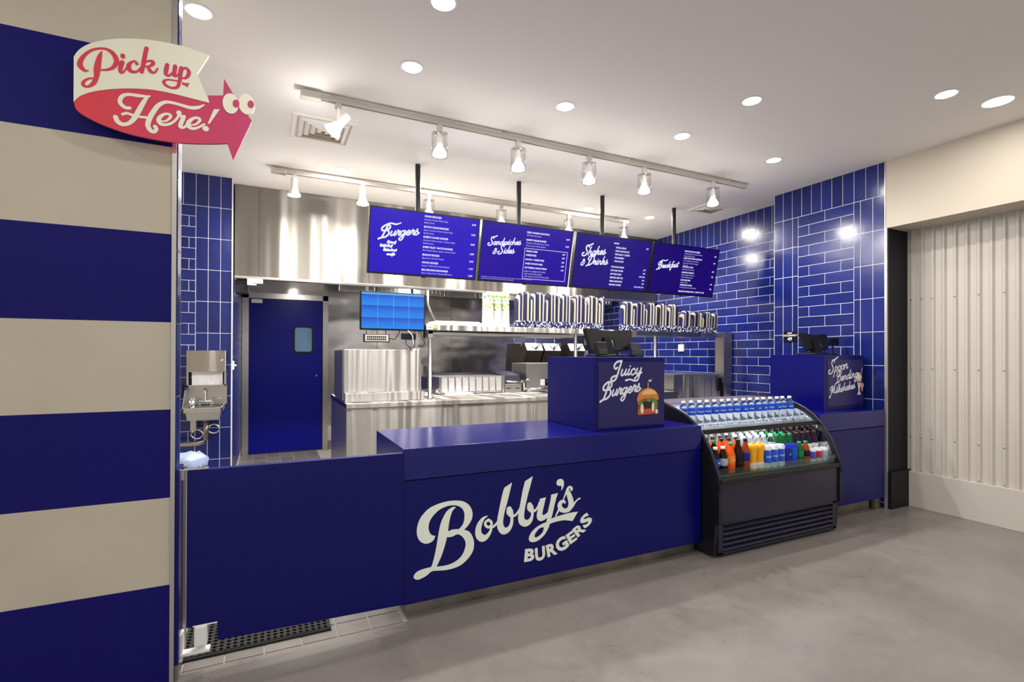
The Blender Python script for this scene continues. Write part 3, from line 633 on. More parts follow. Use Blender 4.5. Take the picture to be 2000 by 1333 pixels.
while z > 0.1:
    y = 5.87-(0.158 if i % 2 else 0)
    while y < 7.88:
        a, b = max(y, 5.87), min(y+tl, 7.88)
        if b-a > 0.02: mb.box(-0.333, -0.325, a+GT/2, b-GT/2, z-row+GT/2, z-GT/2)
        y += tl
    z -= row; i += 1
o = part('tile', mb, M['tile'], wl, local=True); o['kind'] = 'stuff'
struct('trim_2', MB().box(-0.334, -0.322, 5.844, 5.858, 0, CEIL), M['grout'])
# striped wall: the painted wall in the foreground
XE = -0.368
ws = struct('wall_stripes', MB().box(-4.5, XE, 2.58, 2.70, 0, CEIL), M['paint_cream'])
zb = [0.0, 0.419, 0.789, 1.164, 1.535, 1.911, 2.283, 2.655, 3.03, CEIL]
for q in range(len(zb)-1):
    nm = 'painted_stripe'
    part(nm, MB().box(-4.5, XE, 2.57, 2.58, zb[q], zb[q+1]), M['paint_blue'] if q % 2 == 0 else M['paint_cream'], ws, 'navy stripe' if q % 2 == 0 else 'cream stripe', local=True)
struct('trim_3', MB().box(XE, XE+0.014, 2.566, 2.70, 0.0, CEIL).box(XE-0.002, XE+0.014, 2.562, 2.572, 0, CEIL), M['trim'])
R = [(2.575+0.0, 2.66, 0.9+0.3155*q+GT/2, 0.9+0.3155*(q+1)-GT/2) for q in range(0, 7)]
tiles(ws, R, 'x', XE+0.014, 0.004, M['tile'])

# ================================================================ CEILING LIGHTS
def can_light(x, y, label, r=0.062, power=CAN_POWER, seen=True, group=None):
    t = thing('recessed_downlight', label, 'light', (x, y, CEIL), group)
    part('trim_ring', MB().lathe([(r+0.012, CEIL-0.003), (r+0.012, CEIL-0.0005), (r-0.002, CEIL-0.0005)][::-1]+[(r+0.012, CEIL-0.003), (r-0.002, CEIL-0.004), (r-0.002, CEIL-0.0005)], (x, y, 0), 24), M['reflector'], t)
    part('lens', MB().lathe([(0.0001, CEIL-0.003), (r, CEIL-0.003), (r, CEIL-0.001)], (x, y, 0), 24), M['lamp'], t)
    ld = bpy.data.lights.new('downlight', 'AREA'); ld.shape = 'DISK'; ld.size = r*1.8; ld.energy = power
    ld.color = (1.0, 0.955, 0.90); ld.spread = math.radians(180)
    lo = bpy.data.objects.new('lamp', ld); COL.objects.link(lo); lo.parent = t; lo.location = (0, 0, -0.012)
    return t
cans = [(-0.333, 3.08, 'round ceiling downlight just right of the striped wall'),
 (0.795, 2.455, 'round downlight cut by the top edge of the picture'),
 (0.80, 3.095, 'bright round downlight high above the navy front counter'),
 (1.918, 3.10, 'round downlight in front of the nearer track, above its middle'),
 (3.048, 2.453, 'round downlight nearer the camera of the pair above the drinks cooler'),
 (3.032, 3.098, 'round downlight above the right half of the nearer lighting track'),
 (4.159, 1.807, 'round downlight left of the oval looking one by the beige soffit'),
 (4.155, 3.11, 'round downlight nearest the tiled pilaster'),
 (0.64, 5.115, 'kitchen downlight left of the first black screen pole'),
 (1.606, 5.113, 'kitchen downlight just right of the first black screen pole'),
 (3.52, 5.138, 'kitchen downlight between the third pole and the second'),
 (4.449, 5.111, 'kitchen downlight between the third and fourth black poles')]
for x, y, l in cans:
    can_light(x, y, l, power=CAN_POWER*(3.0 if y > 4 else 1))
can_light(4.60, 1.70, 'large downlight close to the beige soffit at right', r=0.085, power=CAN_POWER*0.5)
for x, y in ((-1.9, 0.4), (-1.9, 1.8), (0.8, -0.7), (3.0, -0.7), (-0.6, 0.3), (2.4, 0.4), (4.2, 0.2), (1.9, 1.8), (0.3, 1.75), (-1.9, -1.2)):  # unseen extra downlights, added to brighten the hall floor
    can_light(x, y, 'added unseen downlight to light the hall floor behind the viewer', power=CAN_POWER*0.8, group='added downlights behind the viewer')

def track(name, y, x0, x1, label):
    t = thing(name, label, 'track lighting', (x0, y, CEIL))
    part('rail', MB().prism([(y-0.017, 3.135), (y-0.006, 3.135), (y-0.006, 3.15), (y+0.006, 3.15), (y+0.006, 3.135), (y+0.017, 3.135), (y+0.017, CEIL-0.02), (y-0.017, CEIL-0.02)], x0+0.13, x1, 'x'), M['track'], t)
    part('feed_box', MB().bbox(x0, x0+0.13, y-0.032, y+0.032, 3.125, CEIL-0.018, 0.003), M['track'], t)
    for q in range(4): part('mounting_clip', MB().box(x0+0.2+q*(x1-x0-0.4)/3, x0+0.22+q*(x1-x0-0.4)/3, y-0.01, y+0.01, CEIL-0.0195, CEIL-0.0005), M['track'], t)
    return t
track('lighting_track', 3.66, 0.19, 4.46, 'grey ceiling track nearer the viewer, carrying six spotlights')
track('lighting_track', 5.30, 0.02, 4.25, 'grey ceiling track farther back, behind the menu screens')

def spot_lamp(parent, x, y, z, tilt=None):
    pass
def track_head(x, y, label, kind, group=None, r=0.062, zb=2.89):
    t = thing('track_spotlight', label, 'light', (x, y, 3.135), group)
    if kind == 'glass':
        part('adapter', MB().bbox(x-0.02, x+0.02, y-0.016, y+0.016, 3.095, 3.135, 0.003).lathe([(0.014, 3.07), (0.017, 3.095)], (x, y, 0), 12), M['track'], t)
        part('socket', MB().lathe([(0.006, 3.07), (0.016, 3.065), (0.016, 3.0), (0.024, 2.995), (0.024, 2.975), (0.0, 2.975)], (x, y, 0), 16), M['reflector'], t)
        part('bulb', MB().lathe([(0.02, 2.975), (0.034, 2.955), (0.052, 2.925), (0.054, 2.905)], (x, y, 0), 20), M['bulb_glow'], t)
        part('bulb_face', MB().lathe([(0.0001, 2.897), (0.04, 2.899), (0.053, 2.906)], (x, y, 0), 20), M['lamp'], t, 'glowing bulb face')
        part('glass_shade', MB().lathe([(r, 3.07), (r, zb), (r-0.003, zb), (r-0.003, 3.067), (0.018, 3.067), (0.018, 3.07), (r, 3.07)], (x, y, 0), 24), M['glass'], t, 'clear glass cylinder')
        lz, ax = 2.885, Vector((0, 0, -1))
    else:
        if kind == 'angled':
            part('adapter', MB().bbox(x-0.02, x+0.02, y-0.016, y+0.016, 3.10, 3.135, 0.003), M['track'], t)
            part('stem', MB().lathe([(0.013, 2.99), (0.013, 3.10)], (x, y, 0), 12), M['reflector'], t)
            R_ = Matrix.Translation((x, y, 2.985)) @ Matrix.Rotation(math.radians(38), 4, 'Y')
        else:
            part('adapter', MB().bbox(x-0.02, x+0.02, y-0.016, y+0.016, 3.10, 3.135, 0.003), M['track'], t)
            part('stem', MB().lathe([(0.011, 3.04), (0.011, 3.10)], (x, y, 0), 12), M['reflector'], t)
            R_ = Matrix.Translation((x, y, 3.0)) @ Matrix.Rotation(math.radians(0), 4, 'Y')
        h = MB().lathe([(0.0, 0.10), (0.030, 0.098), (0.032, 0.09), (0.030, 0.02), (0.034, 0.0), (0.046, -0.035), (0.060, -0.055), (0.060, -0.066)], n=20).xf(R_)
        part('lamp_housing', h, M['reflector'], t)
        part('bulb_face', MB().lathe([(0.0001, -0.072), (0.045, -0.07), (0.057, -0.064)], n=20).xf(R_), M['lamp'], t, 'glowing bulb face')
        ax = (R_.to_3x3() @ Vector((0, 0, -1))); lz = None
        lp = R_ @ Vector((0, 0, -0.085))
    ld = bpy.data.lights.new('spotlight', 'AREA'); ld.shape = 'DISK'; ld.size = 0.09; ld.energy = TRACK_POWER
    ld.color = (1.0, 0.96, 0.91); ld.spread = math.radians(110 if kind == 'angled' else 180)
    lo = bpy.data.objects.new('lamp', ld); COL.objects.link(lo); lo.parent = t
    lo.location = (0, 0, lz-3.135) if lz else (lp-Vector((x, y, 3.135)))
    pl = bpy.data.lights.new('bulb_spill', 'POINT'); pl.energy = 4.0; pl.color = (1.0, 0.96, 0.91); pl.shadow_soft_size = 0.04
    po = bpy.data.objects.new('bulb_spill', pl); COL.objects.link(po); po.parent = t
    po.location = (0, 0, lz-3.135-0.05) if lz else (lp+ax*0.05-Vector((x, y, 3.135)))
    if not lz: lo.rotation_euler = Vector((0, 0, -1)).rotation_difference(ax).to_euler()
    return t
track_head(0.431, 3.66, 'white adjustable spotlight tilted sideways, first on the nearer track', 'angled')
for x, l in ((1.16, 'glass cylinder spotlight hanging second on the nearer track, right of the tilted one'),
             (1.82, 'glass cylinder spotlight in the middle of the nearer track, above the second pole'),
             (2.51, 'glass cylinder spotlight fourth on the nearer track, above the third screen'),
             (3.12, 'glass cylinder spotlight second from the right end of the nearer track'),
             (3.99, 'glass cylinder spotlight at the right end of the nearer track')):
    track_head(x, 3.66, l, 'glass')
track_head(0.222, 5.30, 'white bell shaped spotlight first on the farther track, before the steel hood', 'bell')
track_head(0.867, 5.30, 'white bell shaped spotlight at the top left corner of the burgers screen', 'bell')
for x, l in ((1.56, 'spotlight on the farther track peeping over the burgers screen'),
             (2.42, 'spotlight on the farther track above the sandwiches screen'),
             (3.33, 'spotlight on the farther track between second and third screens'),
             (4.18, 'spotlight on the farther track above the third screen, its last')):
    track_head(x, 5.30, l, 'glass')

# ceiling air diffusers
def diffuser(x0, x1, y0, y1, label):
    t = thing('air_diffuser', label, 'vent', ((x0+x1)/2, (y0+y1)/2, CEIL))
    f = MB(); z1 = CEIL
    for a, h in ((0.0, 0.008),):
        f.box(x0, x1, y0, y0+0.03, z1-h, z1).box(x0, x1, y1-0.03, y1, z1-h, z1).box(x0, x0+0.03, y0+0.03, y1-0.03, z1-h, z1).box(x1-0.03, x1, y0+0.03, y1-0.03, z1-h, z1)
    part('frame', f, M['ceiling'], t)
    for q in range(4):
        a = 0.05+0.045*q; v = MB()
        A, B, C_, D = x0+a, x1-a, y0+a, y1-a
        for (p0, p1, n) in (((A, C_), (B, C_), (0, 1)), ((A, D), (B, D), (0, -1)), ((A, C_), (A, D), (1, 0)), ((B, C_), (B, D), (-1, 0))):
            k_ = 0.03
            vs = [(p0[0], p0[1], z1-0.004), (p1[0], p1[1], z1-0.004), (p1[0]+(n[0]*k_ if n[0] else (-k_ if True else 0)), p1[1]+(n[1]*k_ if n[1] else -k_), z1-0.016),
                  (p0[0]+(n[0]*k_ if n[0] else k_), p0[1]+(n[1]*k_ if n[1] else k_), z1-0.016)]
            v.add(vs, [(0, 1, 2, 3)])
        part('louvre', v, M['ceiling'], t)
    part('throat', MB().box(x0+0.03, x1-0.03, y0+0.03, y1-0.03, z1-0.0012, z1-0.0002), M['beige'], t)
diffuser(0.16, 0.62, 4.05, 4.52, 'square white air diffuser behind the tilted spotlight')
diffuser(4.64, 5.05, 4.30, 4.66, 'square white air diffuser by the end of the nearer track')

# ================================================================ HOOD
hd = thing('exhaust_hood', 'large brushed stainless steel kitchen hood across the back under the ceiling', 'hood', (2.5, 7.0, 2.22))
hs = [-0.318, -0.09, 1.06, 2.28, 3.5, 4.6, 5.386]
for a, b in zip(hs, hs[1:]):
    part('front_panel', MB().box(a+0.0015, b-0.0015, 6.03, 6.042, 2.225, CEIL-0.004), M['steel_hood'], hd)
part('lower_lip', MB().bbox(-0.318, 5.386, 6.026, 6.07, 2.20, 2.228, 0.004).box(-0.318, 5.386, 6.07, 6.085, 2.2, 2.26), M['steel_plain'], hd)
part('inner_ceiling', MB().prism([(6.085, 2.24), (6.3, 2.24), (6.45, 2.48), (7.5, 2.62), (7.94, 2.5), (7.94, 2.6), (6.4, 2.7), (6.085, 2.3)], -0.316, 5.384, 'x'), M['steel_plain'], hd)
for q in range(9):
    x = 0.85+0.5*q
    fm = MB().bbox(x, x+0.47, 7.05, 7.08, 2.25, 2.62, 0.004)
    for s_ in range(7): fm.box(x+0.04+s_*0.06, x+0.07+s_*0.06, 7.04, 7.05, 2.28, 2.6)
    part('grease_filter', fm, M['steel_plain'], hd)
for q, x in enumerate((0.4, 1.9, 3.4, 4.8)):
    t = part('hood_light', MB().lathe([(0.07, 2.50), (0.07, 2.485), (0.062, 2.485)], (x, 6.6, 0), 16), M['steel_plain'], hd)
    part('globe', MB().lathe([(0.06, 2.49), (0.06, 2.47), (0.045, 2.44), (0.0001, 2.43)], (x, 6.6, 0), 16), M['lamp'], t)
    ld = bpy.data.lights.new('hood_lamp', 'AREA'); ld.shape = 'DISK'; ld.size = 0.12; ld.energy = 9; ld.color = (1, 0.95, 0.9)
    lo = bpy.data.objects.new('lamp', ld); COL.objects.link(lo); lo.parent = t; lo.location = (x-2.5, 6.6-7.0, 2.41-2.22)
solo('smoke_detector', MB().bbox(-0.2, -0.11, 6.0, 6.025, 2.13, 2.20, 0.006).bbox(-0.14, -0.05, 5.99, 6.03, 2.15, 2.2, 0.01), M['white'], 'small white box under the left end of the steel hood', 'sensor', (-0.1, 6.0, 2.15))
solo('junction_box', MB().bbox(-0.31, -0.19, 6.09, 6.2, 2.05, 2.2, 0.004), M['blackm'], 'dark box in the corner under the left end of the hood', 'box', (-0.25, 6.1, 2.05))
def pipe_solo(pts, r, m, label, cat='pipe', name='conduit', n=8):
    return part(name, MB().tube(pts, r, n), m, hd, label)
pipe_solo([(1.137, 6.6, 2.51), (1.137, 6.6, 1.76), (1.13, 6.59, 1.72), (1.15, 6.57, 1.705), (1.165, 6.57, 1.73)], 0.016, M['white'], 'white hanging pipe with a hooked end left of the wall monitor')
pipe_solo([(1.93, 6.6, 2.51), (1.935, 6.6, 2.08), (1.96, 6.59, 2.0), (2.03, 6.57, 1.86)], 0.014, M['white'], 'white curved hose coming down right of the wall monitor')

# ================================================================ MENU SCREENS
UV_ = Vector((0, 0.12, -0.572)).normalized()*-1
NV_ = Vector((0, -0.572, -0.12)).normalized()
SW, SH = 1.03, 0.5845
def screen(i, x0, label, mscr, poleX, title, items, extra=None):
    org = Vector((x0, 4.59, 2.126))
    def S(u, v, d=0.0):
        p = org+Vector((1, 0, 0))*u+UV_*v+NV_*d
        return (p.x, p.y, p.z)
    t = thing('menu_screen', label, 'screen', (poleX, 4.635, CEIL))
    def sb(u0, u1, v0, v1, d0, d1):
        mb = MB(); vs = [S(u, v, d) for v in (v0, v1) for d in (d0, d1) for u in (u0, u1)]
        return mb.add(vs, [(0, 2, 3, 1), (4, 5, 7, 6), (0, 1, 5, 4), (2, 6, 7, 3), (0, 4, 6, 2), (1, 3, 7, 5)])
    b = 0.011
    fr = sb(0, SW, 0, SH, -0.045, -0.004)
    for q in (sb(0, b, 0, SH, -0.004, 0.004), sb(SW-b, SW, 0, SH, -0.004, 0.004), sb(b, SW-b, 0, b*1.5, -0.004, 0.004), sb(b, SW-b, SH-b, SH, -0.004, 0.004)): fr.join(q)
    part('bezel', fr, M['black'], t)
    part('display', MB().add([S(b, b*1.5), S(SW-b, b*1.5), S(SW-b, SH-b), S(b, SH-b)], [(0, 1, 2, 3)]), mscr, t, 'lit blue display')
    part('pole', MB().lathe([(0.024, 2.45), (0.024, CEIL)], (poleX, 4.66, 0), 16), M['blackm'], t, 'black ceiling pole')
    part('bracket', MB().bbox(poleX-0.12, poleX+0.12, 4.60, 4.65, 2.36, 2.56, 0.004), M['blackm'], t)
    part('logo_nub', sb(SW/2-0.02, SW/2+0.02, -0.008, 0.0, -0.01, 0.004), M['black'], t)
    mb = MB()
    fn = lambda x, y, d=0: S(x, y, 0.0015+d)
    for (s, ox, oy, size, rise, xs_) in title:
        script2d(mb, s, fn, size, pen=0.30 if size > 0.02 else 0.2, rise=rise, ox=ox*SW, oy=oy*SH, xs=xs_)
    if i in (1, 4):
        _, ox, oy, size, _, _ = title[0]
        V, F = stroke2d([(ox*SW+a*size, oy*SH+b*size, c*size) for a, b, c in ((1.5, 2.75, .2), (2.3, 2.95, .34), (3.3, 2.85, .34), (4.3, 3.25, .1))])
        flat_add(mb, V, F, fn)
    part('script_title', mb, M['menu_text'], t, 'white brush script heading')
    mb = MB(); mt = MB()
    for (s, u, v, size, bold, al) in items:
        V, F = text2d(s, size*0.82, 0.035 if bold else 0.008, al)
        (mb if bold else mt).add([fn(u*SW+a*0.88, v*SH+c) for a, c in V], F)
    if extra:
        for (u0, v0, u1, v1, w_) in extra:
            mb.add([fn(u0*SW-(0 if v0 == v1 else w_/2), v0*SH-(w_/2 if v0 == v1 else 0)), fn(u1*SW+(0 if v0 == v1 else w_/2), v0*SH-(w_/2 if v0 == v1 else 0)), fn(u1*SW+(0 if v0 == v1 else w_/2), v1*SH+(w_/2 if v0 == v1 else 0)), fn(u0*SW-(0 if v0 == v1 else w_/2), v1*SH+(w_/2 if v0 == v1 else 0))], [(0, 1, 2, 3)])
    part('menu_headings', mb, M['menu_text'], t)
    if mt.v: part('menu_lines', mt, M['menu_thin'], t)
    return t
def rows_(lst, u=0.475, up=0.965, hs=0.028, ls=0.024):
    out = []
    for v, head, lines, price in lst:
        out.append((head, u, v, hs, True, 'LEFT'))
        for q, ln in enumerate(lines): out.append((ln, u, v-0.047*(q+1), ls, False, 'LEFT'))
        if price: out.append((price, up, v-0.045, 0.027, True, 'RIGHT'))
    return out
it = rows_([(0.925, 'CRUNCHBURGER', ['American Cheese, Potato Chips,', "Bobby's Sauce"], '10.99'),
 (0.765, 'BACON CRUNCHBURGER', ['Bacon, American Cheese, Potato Chips,', "Bobby's Sauce"], '12.49'),
 (0.61, "BOBBY'S CLASSIC BURGER", ['American Cheese, Lettuce, Tomato, Pickles,', "Bobby's Sauce"], '10.99'),
 (0.455, 'BOBBY BLUE + BACON BURGER', ['Blue Cheese, Bacon, Lettuce, Tomato, Onion'], '12.99'),
 (0.335, 'BRUNCH BURGER', ['Egg, Bacon, American Cheese'], '12.99'),
 (0.215, 'NACHO BURGER', ['Queso, Tortilla Chips, Pickled Jalapeno'], '11.99'),
 (0.10, 'BBQ SMOKEHOUSE BURGER', ['Bacon, Crispy Onion, Chipotle BBQ Sauce'], '12.99')])
screen(1, 0.789, 'first menu screen from the left, headed Burgers, on a black pole', M['menu1'], 1.264,
 [('Burgers', 0.095, 0.56, 0.042, 0.16, 1.08), ('Choice of', 0.16, 0.475, 0.0085, 0.05, 1), ('Certified beef', 0.10, 0.415, 0.0085, 0.05, 1), ('Chicken breast', 0.13, 0.355, 0.0085, 0.05, 1), ('or waffle', 0.16, 0.295, 0.0085, 0.05, 1)], it)
it = rows_([(0.87, 'FRIED CHICKEN SANDWICH', ['B+B Pickles, Slaw, Mayo'], '10.99'),
 (0.745, "BOBBY'S VEGGIE BURGER", ['Chickpea, Tahini, Mushroom, Tomato,', 'Onion, Lettuce, Pickles, Mustard'], '10.49')])
for v, s, pz in ((0.555, 'FRENCH FRIES', '3.99'), (0.49, 'CHEESE FRIES', '4.99'), (0.415, 'BACON + CHEESE FRIES', '5.99'), (0.345, 'SWEET POTATO FRIES', '4.99'), (0.275, 'BUTTERMILK ONION RINGS', '4.99')):
    it.append((s, 0.485, v, 0.028, True, 'LEFT')); it.append((pz, 0.93, v, 0.027, True, 'RIGHT'))
for v, s in ((0.215, 'MAKE IT A COMBO WITH FRIES'), (0.17, 'AND A FOUNTAIN DRINK'), (0.125, 'ADD CRUNCH WITH POTATO CHIPS')): it.append((s, 0.485, v, 0.024, False, 'LEFT'))
it += [('Consuming raw or undercooked meats, poultry, seafood, shellfish or eggs may increase your risk of foodborne illness', 0.03, 0.075, 0.0165, False, 'LEFT'), ('especially if you have certain medical conditions. Please ask about allergies', 0.03, 0.045, 0.0165, False, 'LEFT')]
screen(2, 1.843, 'second menu screen, headed Sandwiches and Sides with a boxed list', M['menu2'], 2.327,
 [('Sandwiches', 0.085, 0.605, 0.031, 0.1, 1.0), ('& Sides', 0.13, 0.47, 0.033, 0.1, 1.0)], it,
 [(0.468, 0.095, 0.955, 0.095, 0.004), (0.468, 0.615, 0.955, 0.615, 0.004), (0.468, 0.095, 0.468, 0.615, 0.004), (0.955, 0.095, 0.955, 0.615, 0.004)])
it = [('SHAKES', 0.48, 0.865, 0.027, True, 'LEFT'), ('6.49', 0.95, 0.83, 0.027, True, 'RIGHT')]
for q, s in enumerate(('VANILLA BEAN', 'DARK CHOCOLATE', 'PISTACHIO + COFFEE', 'STRAWBERRY', 'CHOCOLATE')): it.append((s, 0.51, 0.79-0.063*q, 0.029, True, 'LEFT'))
for q, (s, pz) in enumerate((('FOUNTAIN DRINK', '2.99'), ('BOTTLED WATER', '3.49'), ('BOTTLED SODA', '3.49 / 3.99'), ('BREWED ICED TEA', '3.49'), ('FRESH LEMONADE', '3.99'), ('BREWED COFFEE', '2.49 / 3.49 / 3.99'))):
    it.append((s, 0.48, 0.43-0.067*q, 0.029, True, 'LEFT')); it.append((pz, 0.95, 0.42-0.067*q, 0.027, True, 'RIGHT'))
screen(3, 2.911, 'third menu screen, headed Shakes and Drinks', M['menu3'], 3.375,
 [('Shakes', 0.11, 0.60, 0.042, 0.12, 1.0), ('& Drinks', 0.09, 0.42, 0.040, 0.1, 1.0)], it)
it = rows_([(0.88, 'BACON EGG AND CHEESE', ['Scrambled Egg, Bacon, American Cheese,', 'Potato Roll, Home Fries'], '8.49'),
 (0.74, 'BUILD YOUR OWN SANDWICH', ['Two Fried Eggs, American Cheese,', 'Bacon, Ham, Avocado or Sausage,', 'Potato Roll'], '9.49'),
 (0.565, 'AVOCADO TOAST', ['Smashed Avocado, Sea Salt'], '8.99'),
 (0.455, 'BREAKFAST BURRITO', ['Scrambled Egg, Cheddar, Pico,', 'Tortilla, Black Beans, Salsa'], '9.99'),
 (0.30, 'SIDE HOME FRIES', ['Peppers, Onions'], '3.99'),
 (0.20, 'CINNAMON WAFFLE', ['Fried Dough, Cinnamon Sugar, Maple'], '7.99')], u=0.46)
it.append(('BREAKFAST SERVED DAILY - 5 AM TO 11 AM', 0.45, 0.07, 0.029, True, 'LEFT'))
screen(4, 3.961, 'last menu screen on the right, headed Breakfast, before the tiled wall', M['menu4'], 4.433,
 [('Breakfast', 0.09, 0.50, 0.033, 0.12, 1.0)], it)

# ================================================================ FRONT COUNTER
fc = thing('front_counter', 'long navy blue front counter with white script lettering on its face', 'counter', (1.7, 3.0, 0))
part('body', MB().box(0.645, 2.755, 2.64, 3.35, 0.085, 0.735), M['blue'], fc)
part('front_panel', MB().bbox(0.642, 2.757, 2.63, 2.641, 0.085, 0.733, 0.002), M['blue'], fc)
part('worktop', MB().bbox(0.642, 2.757, 2.628, 3.358, 0.739, 0.905, 0.003), M['blue_top'], fc, 'thick blue worktop')
part('unseen_dark_side', MB().box(0.66, 2.75, 3.352, 3.362, 0.09, 0.735), M['blackm'], fc)  # unseen back panel, made black to darken what the island steel reflects
part('kick_plate', MB().box(0.672, 2.757, 2.69, 3.3, 0.0, 0.085), M['toe'], fc, 'scuffed steel kick plate')
mb = MB(); fn = front_y(2.6285)
for i, p in enumerate(LOGO_P):
    poly_add(mb, p, fn, holes=LOGO_H if i == 5 else ())
for p in LOGO_S:
    V, F = stroke2d(p); flat_add(mb, V, F, fn)
part('script_lettering', mb, M['vinyl'], fc, 'white script word with a swashed capital')
mb = MB()
for (ch, bx, bz, rx, rz, tx, tz) in LOGO_L:
    V, F = text2d(ch, 1.0, 0.045)
    x0, x1 = min(v[0] for v in V), max(v[0] for v in V); y0, y1 = min(v[1] for v in V), max(v[1] for v in V)
    mb.add([fn(bx+(rx-bx)*(a-x0)/(x1-x0)+(tx-bx)*(b-y0)/(y1-y0), bz+(rz-bz)*(a-x0)/(x1-x0)+(tz-bz)*(b-y0)/(y1-y0)) for a, b in V], F)
part('arc_lettering', mb, M['vinyl'], fc, 'white block capitals in an arc')

# right hand counter
rc = thing('side_counter', 'short navy blue counter between the drinks cooler and the tiled pilaster', 'counter', (4.6, 3.0, 0))
part('body', MB().box(4.15, 5.088, 2.69, 3.5, 0.108, 0.755), M['blue'], rc)
part('front_panel', MB().bbox(4.15, 5.088, 2.68, 2.691, 0.108, 0.757, 0.002), M['blue'], rc)
part('worktop', MB().bbox(4.15, 5.09, 2.678, 3.5, 0.763, 0.91, 0.003), M['blue_top'], rc)
part('kick_plate', MB().box(4.15, 4.97, 2.75, 3.45, 0.0, 0.108).box(5.0, 5.085, 2.71, 3.45, 0.0, 0.108), M['toe'], rc, 'steel kick plate')

# ---- register boxes
jb = thing('register_box', 'blue box on the front counter printed Juicy Burgers with a burger picture', 'cabinet', (2.2, 3.0, 0.905))
X0, X1, YF = 1.905, 2.504, 2.724
part('shell', MB().bbox(X0, X1, YF, 3.32, 0.906, 1.388, 0.002), M['blue'], jb)
part('print_panel', MB().bbox(X0+0.038, X1-0.006, YF-0.003, YF+0.001, 0.922, 1.355, 0.001), M['sign_panel'], jb, 'dark navy printed panel')
fy = lambda x, z, d=0: (x, 2.724-0.0042-d, z)
mb = MB()
script2d(mb, 'Juicy', fy, 0.042, 0.27, rise=0.07, ox=2.05, oy=1.258, xs=1.1)
mb2 = [(2.165, 1.232, .014), (2.20, 1.238, .011), (2.235, 1.228, .012), (2.265, 1.232, .011)]
V, F = stroke2d(mb2); flat_add(mb, V, F, fy)
script2d(mb, 'Burgers', fy, 0.042, 0.27, rise=0.13, ox=1.968, oy=1.118)
part('script_lettering', mb, M['print_white'], jb, 'white script words')
pm = {}
for n_, c_ in (('bun', (205, 128, 60)), ('bun_light', (236, 186, 118)), ('bun_base', (196, 86, 44)), ('lettuce', (96, 140, 62)), ('patty', (44, 26, 24)), ('tomato', (176, 44, 40)), ('cheese', (236, 226, 200)), ('fry', (240, 176, 60)), ('pink', (214, 150, 150)), ('shake', (222, 206, 190))):
    pm[n_] = mat('print_'+n_, srgb(*c_), 0.5)
def ellp(cx, cy, rx, ry, a0=0, a1=360, n=20):
    return [(cx+rx*math.cos(math.radians(a0+(a1-a0)*q/n)), cy+ry*math.sin(math.radians(a0+(a1-a0)*q/n))) for q in range(n+1)]
def printed(parent, name, layers, yy):
    mb = MB(); mats = []
    for i, (pts, m) in enumerate(layers):
        if m not in mats: mats.append(m)
        tri = tessellate_polygon([[Vector((x, z, 0)) for x, z in pts]])
        mb.add([(x, yy-0.00025*i, z) for x, z in pts], [tuple(t) for t in tri], mi=mats.index(m))
    return part(name, mb, mats, parent)
cx = 2.352
Lr = [(ellp(cx, 1.075, 0.088, 0.03), pm['lettuce']), (ellp(cx-0.055, 1.045, 0.03, 0.05), pm['lettuce']), (ellp(cx+0.06, 1.055, 0.03, 0.045), pm['lettuce']),
      ([(cx-0.088, 1.045), (cx-0.07, 1.028), (cx-0.05, 1.06), (cx-0.08, 1.07)], pm['tomato']), ([(cx+0.07, 1.05), (cx+0.09, 1.035), (cx+0.085, 1.065)], pm['tomato']),
      ([(cx-0.045, 1.008), (cx+0.05, 1.008), (cx+0.045, 1.085), (cx-0.04, 1.085)], pm['patty']),
      ([(cx-0.088, 0.994), (cx+0.075, 0.998), (cx+0.07, 1.03), (cx, 1.036), (cx-0.086, 1.022)], pm['bun_base']),
      (ellp(cx-0.05, 1.035, 0.014, 0.034), pm['cheese']), (ellp(cx+0.045, 1.045, 0.011, 0.034), pm['cheese']), (ellp(cx+0.078, 1.012, 0.012, 0.016), pm['cheese']),
      (ellp(cx+0.012, 1.094, 0.022, 0.014), pm['lettuce']), (ellp(cx-0.03, 1.098, 0.02, 0.010), pm['tomato']),
      (ellp(cx, 1.098, 0.096, 0.078, 0, 180)+[(cx-0.09, 1.082), (cx-0.04, 1.104), (cx+0.03, 1.108), (cx+0.085, 1.09)], pm['bun']),
      (ellp(cx+0.012, 1.118, 0.07, 0.05, 15, 165), pm['bun_light']),
      ([(cx-0.004, 1.165), (cx+0.004, 1.165), (cx+0.003, 1.215), (cx-0.003, 1.215)], pm['fry']),
      ([(cx+0.0, 1.22), (cx+0.012, 1.238), (cx+0.022, 1.226), (cx+0.036, 1.242), (cx+0.026, 1.218), (cx+0.012, 1.222)], pm['cheese'])]
printed(jb, 'burger_picture', Lr, YF-0.0045)
sb_ = thing('register_box', 'blue box on the side counter printed Spoon Bending Milkshakes', 'cabinet', (4.75, 3.1, 0.91))
X0, X1, YF = 4.46, 5.055, 2.84
part('shell', MB().bbox(X0, X1, YF, 3.377, 0.911, 1.409, 0.002), M['blue'], sb_)
part('print_panel', MB().bbox(X0+0.048, X1-0.02, YF-0.003, YF+0.001, 0.947, 1.366, 0.001), M['sign_panel'], sb_, 'dark printed panel')
fy2 = lambda x, z, d=0: (x, 2.84-0.0042-d, z)
mb = MB()
script2d(mb, 'Spoon', fy2, 0.046, 0.22, rise=0.16, ox=4.535, oy=1.245)
script2d(mb, 'Bending', fy2, 0.040, 0.22, rise=0.13, ox=4.625, oy=1.165)
script2d(mb, 'Milkshakes', fy2, 0.034, 0.22, rise=0.13, ox=4.535, oy=1.055)
part('script_lettering', mb, M['print_white'], sb_, 'white script words in three lines')
cx = 4.972
